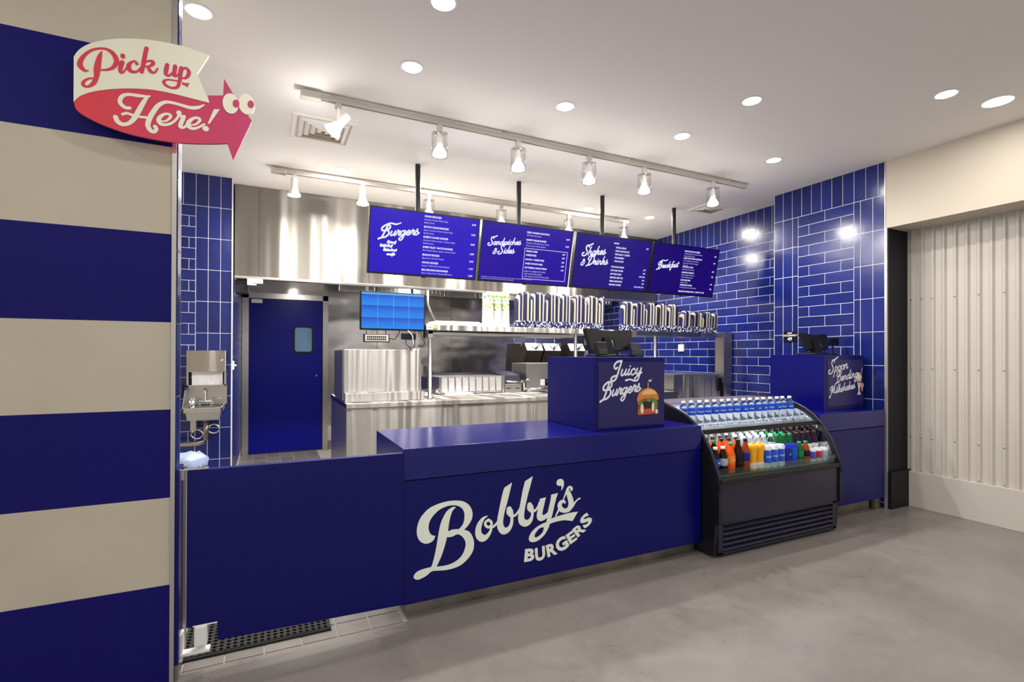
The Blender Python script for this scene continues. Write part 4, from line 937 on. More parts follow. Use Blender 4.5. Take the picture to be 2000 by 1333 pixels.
Lr = [([(cx-0.03, 1.04), (cx+0.03, 1.04), (cx+0.018, 1.06), (cx+0.008, 1.075), (cx+0.034, 1.19), (cx-0.034, 1.19), (cx-0.008, 1.075), (cx-0.018, 1.06)], pm['shake']),
      (ellp(cx, 1.205, 0.042, 0.022), pm['cheese']), (ellp(cx-0.01, 1.228, 0.024, 0.018), pm['cheese']), (ellp(cx+0.012, 1.245, 0.008, 0.008), pm['tomato']),
      (ellp(cx, 1.158, 0.016, 0.008), pm['patty']), (ellp(cx+0.045, 1.125, 0.026, 0.026), pm['pink']), ([(cx+0.03, 1.12), (cx+0.062, 1.12), (cx+0.05, 1.07), (cx+0.035, 1.075)], pm['pink']),
      ([(cx+0.02, 1.22), (cx+0.026, 1.22), (cx+0.05, 1.29), (cx+0.045, 1.292)], pm['cheese'])]
printed(sb_, 'milkshake_picture', Lr, YF-0.0045)

# ---- point of sale terminals seen from behind
def pos(x, y, z, label, w_=0.40, flip=1):
    t = thing('cash_register_screen', label, 'register', (x, y, z))
    T = Matrix.Translation((x, y, z)) @ Matrix.Rotation(math.radians(-16), 4, 'X')
    scr = MB()
    bm = bmesh.new()
    # curved-bottomed rear shell
    pr_ = [(-w_/2+0.02, 0.05), (0, 0.045), (w_/2-0.04, 0.05), (w_/2, 0.10), (w_/2+0.01, 0.205), (0, 0.192), (-w_/2, 0.21)]
    bm.free()
    scr.prism(pr_, -0.02, 0.02, 'y').xf(T)
    part('screen_housing', scr, M['black'], t)
    part('neck', MB().prism([(-0.05, 0.0), (0.03, 0.0), (0.02, 0.14), (-0.02, 0.14)], -0.045, 0.045, 'x').xf(Matrix.Translation((x-0.02, y+0.02, z))), M['black'], t)
    part('base', MB().bbox(x-0.13, x+0.09, y-0.06, y+0.14, z, z+0.018, 0.005), M['blackm'], t)
    part('cable', MB().tube([(x-0.02, y-0.03, z+0.12), (x-0.03, y-0.06, z+0.07), (x-0.01, y-0.07, z+0.03), (x+0.02, y-0.05, z+0.004)], 0.004), M['black'], t)
    return t
pos(2.25, 2.99, 1.389, 'black register screen seen from behind on the Juicy Burgers box')
pos(4.70, 3.05, 1.41, 'black register screen seen from behind on the milkshakes box', 0.36)
def card_reader(x, y, z, label, m='black'):
    t = thing('card_reader', label, 'card reader', (x, y, z))
    T = Matrix.Translation((x, y, z)) @ Matrix.Rotation(math.radians(-18), 4, 'X')
    part('body', MB().bbox(-0.045, 0.045, -0.02, 0.02, 0.004, 0.105, 0.006).xf(T), M[m], t)
    part('keypad', MB().bbox(-0.034, 0.034, -0.023, -0.019, 0.012, 0.05, 0.002).xf(T), M['blackm'], t)
    part('stand', MB().bbox(x-0.04, x+0.04, y-0.03, y+0.06, z, z+0.012, 0.003), M['black'], t)
card_reader(2.43, 2.93, 1.389, 'card reader on the Juicy Burgers box, right of the register screen', 'charcoal')
card_reader(2.06, 2.84, 1.389, 'card reader on the Juicy Burgers box, left of the register screen')
t = thing('customer_display', 'small black display on a stalk right of the milkshakes register', 'display', (4.97, 3.08, 1.41))
part('panel', MB().bbox(4.90, 5.04, 3.06, 3.075, 1.505, 1.575, 0.003), M['black'], t)
part('stalk', MB().lathe([(0.008, 1.41), (0.008, 1.51)], (4.97, 3.08, 0), 10).bbox(4.93, 5.01, 3.05, 3.12, 1.41, 1.42, 0.003), M['black'], t)
t = thing('occupancy_sign', 'small black sign reading max occupancy 49 on the tiled pilaster', 'sign', (5.09, 3.613, 1.555))
part('plate', MB().bbox(5.088, 5.094, 3.535, 3.691, 1.555, 1.665, 0.001), M['black'], t)
mb = MB()
for s, z, sz_ in (('MAX', 1.638, 0.024), ('OCCUPANCY', 1.612, 0.026), ('49', 1.566, 0.052)):
    V, F = text2d(s, sz_, 0.03 if s != '49' else 0.02, 'CENTER')
    mb.add([(5.087, 3.613-a, z+b) for a, b in V], F)
part('lettering', mb, M['print_white'], t)

# ================================================================ PICK UP SIGN
ps = thing('pickup_sign', 'flat arrow shaped red and cream sign reading Pick up Here with two round eyes', 'sign', (-0.66, 2.5, 2.45))
def plate(outline, y0, y1, sub=4):
    return MB().prism([(x*0.001, z*0.001) for x, z in smooth_poly(outline, sub)], y0, y1, 'y')
def ctr_rings(name, parent, outs, y0, y1, m, label=None):
    mb = MB()
    for o_ in outs: mb.join(plate(o_, y0, y1))
    return part(name, mb, m, parent, label)
ctr_rings('arrow_board', ps, [SIGN_RED], 2.5, 2.512, M['sign_red'], 'red arrow shaped board')
ctr_rings('banner_board', ps, [SIGN_CREAM], 2.498, 2.512, M['sign_cream'], 'cream ribbon shaped board')
ctr_rings('eye', ps, [SIGN_EYES[0]], 2.497, 2.512, M['sign_cream'])
ctr_rings('eye', ps, [SIGN_EYES[1]], 2.497, 2.512, M['sign_cream'])
ctr_rings('pupil', ps, [SIGN_PUPILS[0]], 2.4955, 2.497, M['sign_red'])
ctr_rings('pupil', ps, [SIGN_PUPILS[1]], 2.4955, 2.497, M['sign_red'])
for nm, strokes, polys, m, lb in (('upper_lettering', PICK_S, PICK_P, 'sign_red', 'red script words on the cream ribbon'), ('lower_lettering', HERE_S, HERE_P, 'sign_cream', 'cream script word on the red arrow')):
    mb = MB(); fn = front_y(2.4968 if nm[0] == 'u' else 2.4988)
    for p in strokes: V, F = stroke2d(p); flat_add(mb, V, F, fn)
    for p in polys: poly_add(mb, p, fn, sub=1)
    part(nm, mb, M[m], ps, lb)
part('standoff', MB().lathe([(0.008, 2.512), (0.008, 2.571)], (-0.6, 0, 2.5), 8, 'y').lathe([(0.008, 2.512), (0.008, 2.571)], (-0.45, 0, 2.32), 8, 'y').lathe([(0.008, 2.512), (0.008, 2.571)], (-0.42, 0, 2.52), 8, 'y'), M['chrome'], ps)

# ================================================================ GATE AND MAT
gt = thing('service_gate', 'low navy blue swing gate between the striped wall and the counter', 'gate', (0.15, 2.62, 0))
gp = MB().prism([(-0.314, 0.205), (-0.314, 0.889), (0.634, 0.889), (0.634, 0.106), (-0.195, 0.126), (-0.195, 0.205)], 2.60, 2.638, 'y')
part('panel', gp, M['blue'], gt)
part('edge_strip', MB().box(-0.316, -0.312, 2.602, 2.636, 0.21, 0.885), M['steel_plain'], gt, 'bright metal edge')
part('top_hinge', MB().bbox(-0.345, -0.235, 2.606, 2.634, 0.889, 0.897, 0.002).bbox(-0.345, -0.325, 2.60, 2.64, 0.85, 0.897, 0.002).lathe([(0.009, 0.897), (0.009, 0.905)], (-0.25, 2.62, 0), 10), M['steel_plain'], gt)
part('bottom_hinge', MB().bbox(-0.285, -0.235, 2.592, 2.645, 0.115, 0.206, 0.006).bbox(-0.34, -0.225, 2.598, 2.64, 0.082, 0.096, 0.003).bbox(-0.345, -0.328, 2.60, 2.66, 0.06, 0.18, 0.003).lathe([(0.016, 0.096), (0.016, 0.118)], (-0.26, 2.62, 0), 12).bbox(-0.29, -0.197, 2.598, 2.642, 0.203, 0.209, 0.001), M['white'], gt, 'white metal pivot hinge')
gj = struct('trim_4', MB().bbox(XE+0.015, -0.338, 2.565, 2.70, 0.07, 0.905, 0.002), M['blue'])
struct('trim_5', MB().box(XE+0.015, -0.34, 2.575, 2.70, 0.0, 0.07), M['toe'])
struct('trim_6', MB().box(-0.337, -0.325, 2.665, 2.70, 0.05, 0.90), M['trim'])
mtb = MB()
mx0, mx1, my0, my1 = -0.35, 0.285, 2.722, 3.5
nx, ny = 22, 26
hx = (mx1-mx0)/nx; hy = (my1-my0)/ny
for a in range(nx):
    for b in range(ny):
        cx, cy = mx0+hx*(a+.5), my0+hy*(b+.5)
        o_ = [(mx0+hx*a, my0+hy*b), (mx0+hx*(a+1), my0+hy*b), (mx0+hx*(a+1), my0+hy*(b+1)), (mx0+hx*a, my0+hy*(b+1))]
        q = [(cx+0.0100*math.cos(PI*k/4+PI/8), cy+0.0100*math.sin(PI*k/4+PI/8)) for k in range(8)]
        vs = [(x, y, 0.013) for x, y in o_]+[(x, y, 0.013) for x, y in q]+[(x, y, 0.0) for x, y in q]
        c = [0, 1, 2, 3]
        fs = []
        cm = {0: 2, 1: 3, 2: 3, 3: 0, 4: 0, 5: 1, 6: 1, 7: 2}
        for k in range(8):
            k2 = (k+1) % 8
            fs.append((4+k, 4+k2, 12+k2, 12+k))
            A_, B_ = cm[k], cm[k2]
            ang = {0: 2, 1: 2, 2: 3, 3: 3, 4: 0, 5: 0, 6: 1, 7: 1}
            fs.append((4+k, 4+k2, ang[k2], ang[k]) if ang[k] != ang[k2] else (4+k, 4+k2, ang[k]))
        mtb.add(vs, fs)
mtb.box(mx0-0.006, mx0, my0, my1, 0, 0.013).box(mx1, mx1+0.012, my0, my1, 0, 0.012).box(mx0-0.006, mx1+0.012, my0-0.012, my0, 0, 0.010)
solo('floor_mat', mtb, M['rubber'], 'black rubber mat with round holes on the floor behind the gate', 'mat', (-0.03, 3.1, 0))

# ================================================================ DRINKS COOLER
ck = thing('drinks_cooler', 'black open front drinks cooler with curved sides standing between the two counters', 'cooler', (3.44, 2.9, 0))
prof = [(3.33, 1.03), (3.02, 1.026), (2.93, 1.004), (2.86, 0.985), (2.785, 0.955), (2.707, 0.905), (2.64, 0.838), (2.57, 0.741), (2.525, 0.643), (2.50, 0.561), (2.486, 0.476), (2.484, 0.24), (2.515, 0.235), (2.53, 0.02), (3.33, 0.02)]
CX0, CX1 = 2.77, 4.135
part('side_panel', MB().prism(prof, CX0, CX0+0.03, 'x'), M['blackm'], ck)
part('side_panel', MB().prism(prof, CX1-0.03, CX1, 'x'), M['blackm'], ck)
lin = [(3.2, 1.0), (3.02, 0.995), (2.93, 0.975), (2.86, 0.955), (2.79, 0.925), (2.715, 0.875), (2.655, 0.815), (2.59, 0.72), (2.548, 0.62), (2.56, 0.56), (3.2, 0.56)]
part('side_liner', MB().prism(lin, CX1-0.0345, CX1-0.031, 'x'), mat('mirror_liner', (0.75, 0.78, 0.82, 1), 0.06, 1.0), ck, 'mirror finish inner side')
part('side_liner', MB().prism(lin, CX0+0.031, CX0+0.0345, 'x'), M['black'], ck, 'dark inner side')
for (a, b) in ((3.015, 0.0),):
    pass
for x in (CX0+0.015, CX1-0.015): part('rim', MB().tube([(x, y, z+0.002) for y, z in prof[:11]], 0.010, 6), M['charcoal'], ck)
part('back_panel', MB().box(CX0+0.03, CX1-0.03, 3.2, 3.33, 0.03, 1.0), M['blackm'], ck)
part('top_panel', MB().bbox(CX0+0.03, CX1-0.03, 3.02, 3.33, 0.985, 1.026, 0.004), mat('grey_cooler_top', srgb(92, 88, 98), 0.35), ck, 'grey top')
part('front_panel', MB().bbox(CX0+0.032, CX1-0.032, 2.50, 2.53, 0.245, 0.512, 0.003), M['charcoal'], ck)
part('bumper', MB().bbox(CX0+0.032, CX1-0.032, 2.485, 2.545, 0.514, 0.548, 0.006), M['blackm'], ck)
part('tank', MB().box(CX0+0.032, CX1-0.032, 2.54, 3.2, 0.24, 0.54), M['blackm'], ck)
part('glass_lip', MB().box(CX0+0.034, CX1-0.036, 2.512, 2.518, 0.53, 0.612), thin_glass('tinted_lip_glass', (0.8, 0.92, 0.9, 1)), ck, 'low glass front lip')
gr = MB().box(CX0+0.032, CX1-0.032, 2.545, 2.56, 0.02, 0.24)
part('grille_back', gr, M['black'], ck)
part('grille_frame', MB().bbox(CX0+0.032, CX0+0.075, 2.515, 2.54, 0.02, 0.24, 0.002).bbox(CX1-0.075, CX1-0.032, 2.515, 2.54, 0.02, 0.24, 0.002).bbox(CX0+0.032, CX1-0.032, 2.515, 2.54, 0.222, 0.24, 0.002).bbox(CX0+0.032, CX1-0.032, 2.515, 2.54, 0.02, 0.038, 0.002), M['charcoal'], ck)
for q in range(5):
    z = 0.045+0.036*q
    part('louvre', MB().prism([(2.545, z+0.032), (2.512, z+0.006), (2.512, z), (2.545, z+0.02)], CX0+0.075, CX1-0.075, 'x'), M['charcoal'], ck)
for x in (CX0+0.08, CX1-0.08):
    part('foot', MB().lathe([(0.03, 0.0), (0.03, 0.008), (0.018, 0.012), (0.018, 0.03)], (x, 2.60, 0), 12), M['rubber'], ck)
part('shelf', MB().bbox(CX0+0.036, CX1-0.036, 2.672, 3.2, 0.846, 0.858, 0.002).bbox(CX0+0.036, CX1-0.036, 2.662, 2.674, 0.832, 0.866, 0.003), M['blackm'], ck)
part('deck', MB().box(CX0+0.036, CX1-0.036, 2.545, 3.2, 0.542, 0.558), M['steel_plain'], ck)
part('inner_back', MB().box(CX0+0.036, CX1-0.036, 3.19, 3.2, 0.56, 0.985), M['white'], ck)
part('led_strip', MB().box(CX0+0.06, CX1-0.06, 2.70, 2.72, 0.838, 0.845).box(CX0+0.06, CX1-0.06, 3.0, 3.02, 0.976, 0.984), M['led'], ck, 'cool white lamp strips')
part('thermometer', MB().bbox(CX1-0.085, CX1-0.045, 2.519, 2.525, 0.545, 0.6, 0.002), M['black'], ck)

# bottles
def bmat(name, c, rough=0.12, trans=0.0, ior=1.33):
    return mat(name, srgb(*c), rough, Transmission_Weight=trans, IOR=ior)
BM = {'water': bmat('clear_water_bottle', (240, 246, 250), 0.05, 1.0), 'cola': bmat('cola_bottle', (26, 12, 10)), 'orange': bmat('orange_soda', (240, 92, 24)), 'juice': bmat('yellow_juice', (246, 176, 40)),
      'green': bmat('green_bottle', (20, 92, 46)), 'tea': bmat('amber_drink', (150, 62, 24)), 'can': bmat('blue_can_bottle', (28, 52, 170)), 'frost': bmat('frosted_bottle', (214, 222, 230), 0.3), 'purple': bmat('dark_grape_bottle', (34, 18, 44)),
      'lb_blue': bmat('blue_label', (24, 84, 205), 0.4), 'lb_navy': bmat('navy_label', (26, 40, 140), 0.4), 'lb_white': bmat('white_label', (226, 228, 232), 0.4), 'lb_black': bmat('black_label', (20, 22, 26), 0.4), 'lb_orange': bmat('orange_label', (250, 140, 30), 0.4), 'lb_red': bmat('red_label', (200, 30, 50), 0.4), 'lb_violet': bmat('violet_label', (94, 70, 180), 0.4), 'lb_green': bmat('green_label', (40, 130, 70), 0.4), 'lb_grey': bmat('silver_label', (170, 176, 190), 0.35),
      'c_white': bmat('white_cap', (240, 240, 240), 0.4), 'c_green': bmat('green_cap', (30, 140, 84), 0.4), 'c_black': bmat('black_cap', (18, 16, 18), 0.4), 'c_orange': bmat('orange_cap', (240, 120, 30), 0.4), 'c_blue': bmat('blue_cap', (30, 60, 190), 0.4), 'c_brown': bmat('dark_brown_cap', (48, 22, 16), 0.4)}
def cyl_text(s, size, r, z, bold=0.02):
    V, F = text2d(s, size, bold, 'CENTER')
    mb = MB(); mb.add([(r*math.sin(a/r), -r*math.cos(a/r), z+b) for a, b in V], F)
    return mb
def bottle(label, x, y, z, body='cola', cap='c_black', lb='lb_black', h=0.215, r=0.032, txt=None, group=None, shape='soda', turn=0.0):
    t = thing('drink_bottle', label, 'bottle', (x, y, z), group, rotz=turn)
    if shape == 'soda':
        pf = [(0.0001, 0.002), (r*0.8, 0.0), (r, 0.012), (r, h*0.30), (r*0.93, h*0.38), (r, h*0.50), (r*0.98, h*0.60), (r*0.72, h*0.76), (r*0.42, h*0.88), (r*0.38, h*0.93)]
        l0, l1 = h*0.32, h*0.58
    elif shape == 'juice':
        pf = [(0.0001, 0.002), (r*0.9, 0.0), (r, 0.014), (r*0.78, h*0.45), (r*0.98, h*0.8), (r*1.0, h*0.9), (r*0.6, h*0.96), (r*0.45, h*0.97)]
        l0, l1 = 0.016, h*0.3
    elif shape == 'can':
        pf = [(0.0001, 0.004), (r*0.8, 0.0), (r, 0.012), (r, h*0.93), (r*0.8, h*0.98), (r*0.8, h*0.985)]
        l0, l1 = h*0.25, h*0.8
    else:
        pf = [(0.0001, 0.004), (r*0.82, 0.0), (r, 0.012), (r*0.94, 0.03), (r, 0.045), (r*0.95, h*0.34), (r, h*0.42), (r, h*0.72), (r*0.86, h*0.80), (r*0.5, h*0.90), (r*0.40, h*0.93)]
        l0, l1 = h*0.44, h*0.70
    part('bottle_body', MB().lathe(pf, n=16), BM[body], t, local=True)
    ct = h*0.915
    if shape != 'can':
        part('cap', MB().lathe([(r*0.46, ct), (r*0.47, h-0.002), (r*0.42, h), (0.0001, h)], n=14), BM[cap], t, local=True)
    rr = r*1.012 if shape != 'juice' else r*1.0
    part('label', MB().lathe([(rr*(0.98 if shape == 'soda' else 1), l0), (rr, l0+0.002), (rr, l1-0.002), (rr*0.99, l1)], n=18) if shape != 'juice' else MB().lathe([(r*1.01, l0), (r*0.86, l1)], n=18), BM[lb], t, local=True)
    if txt:
        part('label_lettering', cyl_text(txt, 0.016, rr+0.0008, (l0+l1)/2-0.006), M['print_white'], t, local=True)
    return t
# water on the top shelf : sixteen
ORD = ['first', 'second', 'third', 'fourth', 'fifth', 'sixth', 'seventh', 'eighth', 'ninth', 'tenth', 'eleventh', 'twelfth', 'thirteenth', 'fourteenth', 'fifteenth', 'sixteenth']
wb_ = bottle('clear blue labelled water bottle on the cooler top shelf, first from the left', 2.842, 2.885, 0.859, 'water', 'c_white', 'lb_blue', 0.195, 0.0325, 'AQUAFINA', 'water bottles along the top shelf of the cooler', 'water', turn=0.3)
for q in range(1, 16):
    dup(wb_, (2.842+0.0808*q+rnd.uniform(-0.002, 0.002), 2.885+rnd.uniform(-0.006, 0.006), 0.859), 'clear blue labelled water bottle on the cooler top shelf, %s from the left' % ORD[q], rotz=rnd.uniform(-0.2, 0.8))
# front row of the lower deck
FR = [('cola bottle with blue label at the left end, cooler front row', 'cola', 'c_white', 'lb_blue', 'soda', 'PEPSI', 0.195),
      ('cola bottle with silver label, second in the cooler front row', 'cola', 'c_white', 'lb_grey', 'soda', 'PEPSI', 0.195),
      ('orange soda bottle with green cap in the cooler front row', 'orange', 'c_green', 'lb_orange', 'soda', 'CRUSH', 0.215),
      ('tall dark cola bottle with black cap right of the orange soda', 'cola', 'c_black', 'lb_black', 'soda', None, 0.235),
      ('amber soda bottle with black cap left of the two yellow juices', 'tea', 'c_black', 'lb_navy', 'soda', None, 0.235),
      ('left one of the two waisted yellow juice bottles in the front row', 'juice', 'c_orange', 'lb_white', 'juice', 'DOLE', 0.20),
      ('right one of the two waisted yellow juice bottles in the front row', 'juice', 'c_orange', 'lb_white', 'juice', 'DOLE', 0.20),
      ('large blue labelled water bottle right of the yellow juices', 'frost', 'c_white', 'lb_blue', 'can', 'AQUAFINA', 0.17),
      ('large blue labelled water bottle, second right of the yellow juices', 'frost', 'c_white', 'lb_blue', 'can', 'AQUAFINA', 0.17),
      ('large blue labelled water bottle, third right of the yellow juices', 'frost', 'c_white', 'lb_blue', 'can', 'AQUAFINA', 0.17),
      ('slim blue and silver can in the middle of the front row', 'can', 'c_white', 'lb_navy', 'can', 'RED', 0.165),
      ('slim blue can with red mark left of the green bottle', 'can', 'c_white', 'lb_blue', 'can', None, 0.165),
      ('green soda bottle in the right half of the front row', 'green', 'c_green', 'lb_green', 'soda', None, 0.17),
      ('dark amber bottle right of the green one in the front row', 'tea', 'c_green', 'lb_black', 'soda', None, 0.17),
      ('short frosted bottle with violet label near the cooler right end', 'frost', 'c_white', 'lb_violet', 'can', None, 0.105),
      ('short frosted bottle with red label near the cooler right end', 'frost', 'c_white', 'lb_red', 'can', None, 0.105),
      ('short silver bottle at the right end of the cooler front row', 'frost', 'c_white', 'lb_grey', 'can', None, 0.105)]
fx = [2.845+0.0755*q for q in range(17)]
for (l, b, c, lb, shp, tx, h), x in zip(FR, fx):
    r = 0.0355 if b == 'frost' and h > .15 else (0.036 if b == 'juice' else 0.033)
    bottle(l, x, 2.585, 0.559, b, c, lb, h, r, tx, None, shp, turn=0.25)
# rows behind
kinds = {}
def behind(x, y, kind):
    specs = {'cola': ('cola bottle with green cap standing behind the cooler front row at left', 'cola', 'c_green', 'lb_red', 'soda', 0.225),
             'orange': ('orange drink bottle with dark cap behind the front row at left', 'orange', 'c_brown', 'lb_orange', 'soda', 0.235),
             'clear': ('clear bottle with white cap standing behind the blue waters', 'water', 'c_white', 'lb_white', 'water', 0.235),
             'green': ('green bottle with green cap in the rows behind at right', 'green', 'c_green', 'lb_violet', 'soda', 0.225),
             'dark': ('dark bottle with white label in the rows behind at right', 'purple', 'c_brown', 'lb_white', 'soda', 0.225),
             'frost': ('frosted bottle with white cap in the rows behind', 'frost', 'c_white', 'lb_white', 'soda', 0.225)}
    l, b, c, lb, shp, h = specs[kind]
    if kind not in kinds:
        kinds[kind] = bottle(l, x, y, 0.559, b, c, lb, h, 0.033, None, kind+' bottles in the rows behind the cooler front row', shp)
    else:
        dup(kinds[kind], (x, y, 0.559), rotz=rnd.uniform(-.4, .4))
for j, y in enumerate((2.665, 2.745, 2.825, 2.905)):
    for q, x in enumerate(fx):
        if q < 2: k = 'cola' if j < 1 else 'orange'
        elif q < 5: k = 'orange' if j < 2 else 'frost'
        elif q < 10: k = 'clear' if j < 3 else 'frost'
        elif q < 13: k = 'green' if j < 3 else 'frost'
        else: k = 'dark'
        if q > 12 and j == 0: k = 'dark'
        behind(x+rnd.uniform(-.003, .003), y, k)

# ================================================================ KITCHEN ISLAND
isl = thing('pass_counter', 'stainless steel kitchen counter behind the front counter, facing the blue door', 'counter', (2.4, 5.0, 0))
part('worktop', MB().bbox(0.60, 4.36, 4.455, 5.62, 0.94, 0.98, 0.003), M['steel'], isl)
for a, b in zip((0.603, 1.50, 2.4, 3.3), (1.50, 2.4, 3.3, 4.35)):
    part('front_panel', MB().bbox(a+0.001, b-0.001, 4.468, 4.48, 0.05, 0.938, 0.002), M['steel'], isl)
part('side_panel', MB().bbox(0.603, 0.613, 4.48, 5.60, 0.05, 0.938, 0.002), M['steel_plain'], isl)
part('core', MB().box(0.62, 4.34, 4.49, 5.58, 0.05, 0.93), M['steel_plain'], isl)
for x in (0.68, 2.5, 4.2):
    part('foot', MB().lathe([(0.025, 0.0), (0.025, 0.05)], (x, 4.55, 0), 10), M['steel_plain'], isl)
bx_ = thing('prep_cabinet', 'stainless steel upright box on the left end of the kitchen counter', 'cabinet', (0.96, 5.0, 0.98))
part('shell', MB().bbox(0.608, 1.307, 4.672, 5.33, 0.981, 1.446, 0.003), M['steel'], bx_)
part('ledge', MB().bbox(0.608, 1.32, 4.60, 4.672, 0.981, 1.06, 0.004), M['steel'], bx_)
part('side_cover', MB().bbox(0.600, 0.608, 4.70, 5.32, 0.99, 1.44, 0.002), M['steel_plain'], bx_)
# pass shelf
sh = thing('pass_shelf', 'long stainless steel shelf on round posts above the kitchen counter', 'shelf', (3.2, 4.8, 0.98))
part('shelf_board', MB().bbox(1.337, 5.20, 4.62, 5.05, 1.632, 1.686, 0.004), M['steel'], sh)
part('lower_rail', MB().bbox(1.40, 3.0, 4.66, 4.95, 1.59, 1.615, 0.003), M['steel_plain'], sh, 'slim heat lamp rail below the shelf')
for x in (1.387, 3.024, 4.14):
    part('post', MB().lathe([(0.028, 0.98), (0.028, 1.0), (0.019, 1.005), (0.019, 1.632)], (x, 4.66, 0), 14), M['steel_plain'], sh)
part('bracket', MB().prism([(4.64, 1.60), (4.68, 1.632), (4.64, 1.632)], 1.36, 1.41, 'x').bbox(1.362, 1.412, 4.64, 4.70, 1.56, 1.632, 0.002), M['steel_plain'], sh)
part('price_ticket', MB().box(1.338, 1.405, 4.616, 4.62, 1.64, 1.68), M['white'], sh, 'white printed ticket')
mb = MB(); V, F = text2d('CLEAR', 0.018, 0.03); mb.add([(1.336+a, 4.6155, 1.652+b) for a, b in V], F)
part('ticket_lettering', mb, M['black'], sh)
part('sticker', MB().lathe([(0.0001, 4.6175), (0.018, 4.6175), (0.018, 4.62)], (1.425, 0, 1.66), 14, 'y'), mat('yellow_sticker', srgb(226, 220, 80), .5), sh, 'round yellow sticker')
for x in (2.3, 2.55, 2.78, 3.2, 3.55):
    hk = MB().tube([(x, 4.70, 1.588 if x < 3 else 1.631), (x, 4.70, 1.535), (x+0.01, 4.70, 1.525), (x+0.08, 4.70, 1.525), (x+0.085, 4.70, 1.505), (x+0.07, 4.70, 1.49)], 0.005, 6)
    solo('shelf_hook', hk, M['chrome'], 'thin wire hook hanging under the pass shelf', 'hook', (x, 4.70, 1.55), 'wire hooks under the pass shelf')
tp = thing('steel_upright', 'broad stainless steel upright at the right end of the pass shelf', 'post', (5.29, 4.7, 0))
part('column', MB().bbox(5.222, 5.374, 4.61, 4.75, 0.012, 1.70, 0.003), M['steel'], tp)
part('foot', MB().box(5.25, 5.35, 4.63, 4.73, 0, 0.012), M['steel_plain'], tp)
sbx = thing('steel_cabinet', 'stainless steel cabinet with ribbed doors below the right end of the shelf', 'cabinet', (4.8, 5.0, 0))
part('shell', MB().bbox(4.41, 5.19, 4.64, 5.3, 0.05, 1.168, 0.003), M['steel_plain'], sbx)
for q in range(5):
    a = 4.57+0.115*q
    part('rib_panel', MB().bbox(a, a+0.111, 4.628, 4.64, 0.15, 1.16, 0.004), M['steel'], sbx)
part('control_box', MB().bbox(5.13, 5.19, 4.61, 4.64, 0.95, 1.12, 0.004), M['black'], sbx, 'black control box')
part('plinth', MB().box(4.45, 5.15, 4.7, 5.25, 0, 0.05), M['blackm'], sbx)

# cups and cartons on the shelf
def cupmat():
    m = mat('paper_cup_print', srgb(232, 228, 212), 0.55)
    nt = m.node_tree; L = nt.links; b = nt.nodes['Principled BSDF']
    tc = N(m, 'ShaderNodeTexCoord'); vo = N(m, 'ShaderNodeTexVoronoi'); vo.inputs['Scale'].default_value = 55
    L.new(tc.outputs['Object'], vo.inputs['Vector'])
    rp = N(m, 'ShaderNodeValToRGB'); rp.color_ramp.interpolation = 'CONSTANT'
    e = rp.color_ramp.elements; e[0].position = 0; e[0].color = srgb(206, 190, 70); e[1].position = 0.22; e[1].color = srgb(232, 228, 208)
    for p_, c_ in ((0.5, srgb(120, 160, 150)), (0.66, srgb(236, 232, 216)), (0.86, srgb(80, 80, 84)), (0.93, srgb(236, 232, 216))):
        x = e.new(p_); x.color = c_
    sp = N(m, 'ShaderNodeSeparateColor'); L.new(vo.outputs['Color'], sp.inputs[0]); L.new(sp.outputs[0], rp.inputs[0])
    L.new(rp.outputs[0], b.inputs['Base Color'])
    return m
M['cup_print'] = cupmat(); M['cup'] = mat('plain_paper_cup', srgb(230, 227, 214), 0.5)
def cup_stack(x, y, n, label, group, first=None):
    if first: return dup(first, (x, y, 1.687), label=label)
    t = thing('cup_stack', label, 'cups', (x, y, 1.687), group)
    pf = [(0.0001, 0.001), (0.043, 0.0), (0.0445, 0.01), (0.036, 0.235)]
    part('lowest_cup', MB().lathe([(0.0001, 0.0), (0.043, 0.0), (0.045, 0.006), (0.040, 0.10), (0.0395, 0.155)], n=18), M['cup'], t, local=True)
    z = 0.155
    for q in range(n):
        h_ = 0.19/n
        part('nested_rim', MB().lathe([(0.0395, z), (0.0415, z+0.002), (0.0415, z+0.006), (0.0385, z+0.008), (0.0375, z+h_)], n=18), M['cup_print'], t, local=True)
        z += h_
    part('top_base', MB().lathe([(0.0375, z), (0.035, z+0.006), (0.0001, z+0.002)], n=18), M['cup'], t, local=True)
    return t
first = cup_stack(2.02, 4.70, 5, 'leftmost stack of upturned patterned paper cups at the shelf front', 'paper cup stacks on the pass shelf')
for q, (x, y) in enumerate([(2.108, 4.70), (2.196, 4.70), (2.02, 4.79), (2.108, 4.79), (2.196, 4.79), (2.255, 4.88), (2.15, 4.88)]):
    cup_stack(x, y, 5, ['middle stack of upturned patterned paper cups at the shelf front', 'stack of upturned patterned cups at the front, second from the cartons', 'leftmost stack of upturned cups in the second row', 'middle stack of upturned cups in the second row', 'right stack of upturned cups in the second row', 'stack of upturned cups nearest the cartons, at the back', 'rearmost stack of upturned cups, behind the middle ones'][q], None, first)
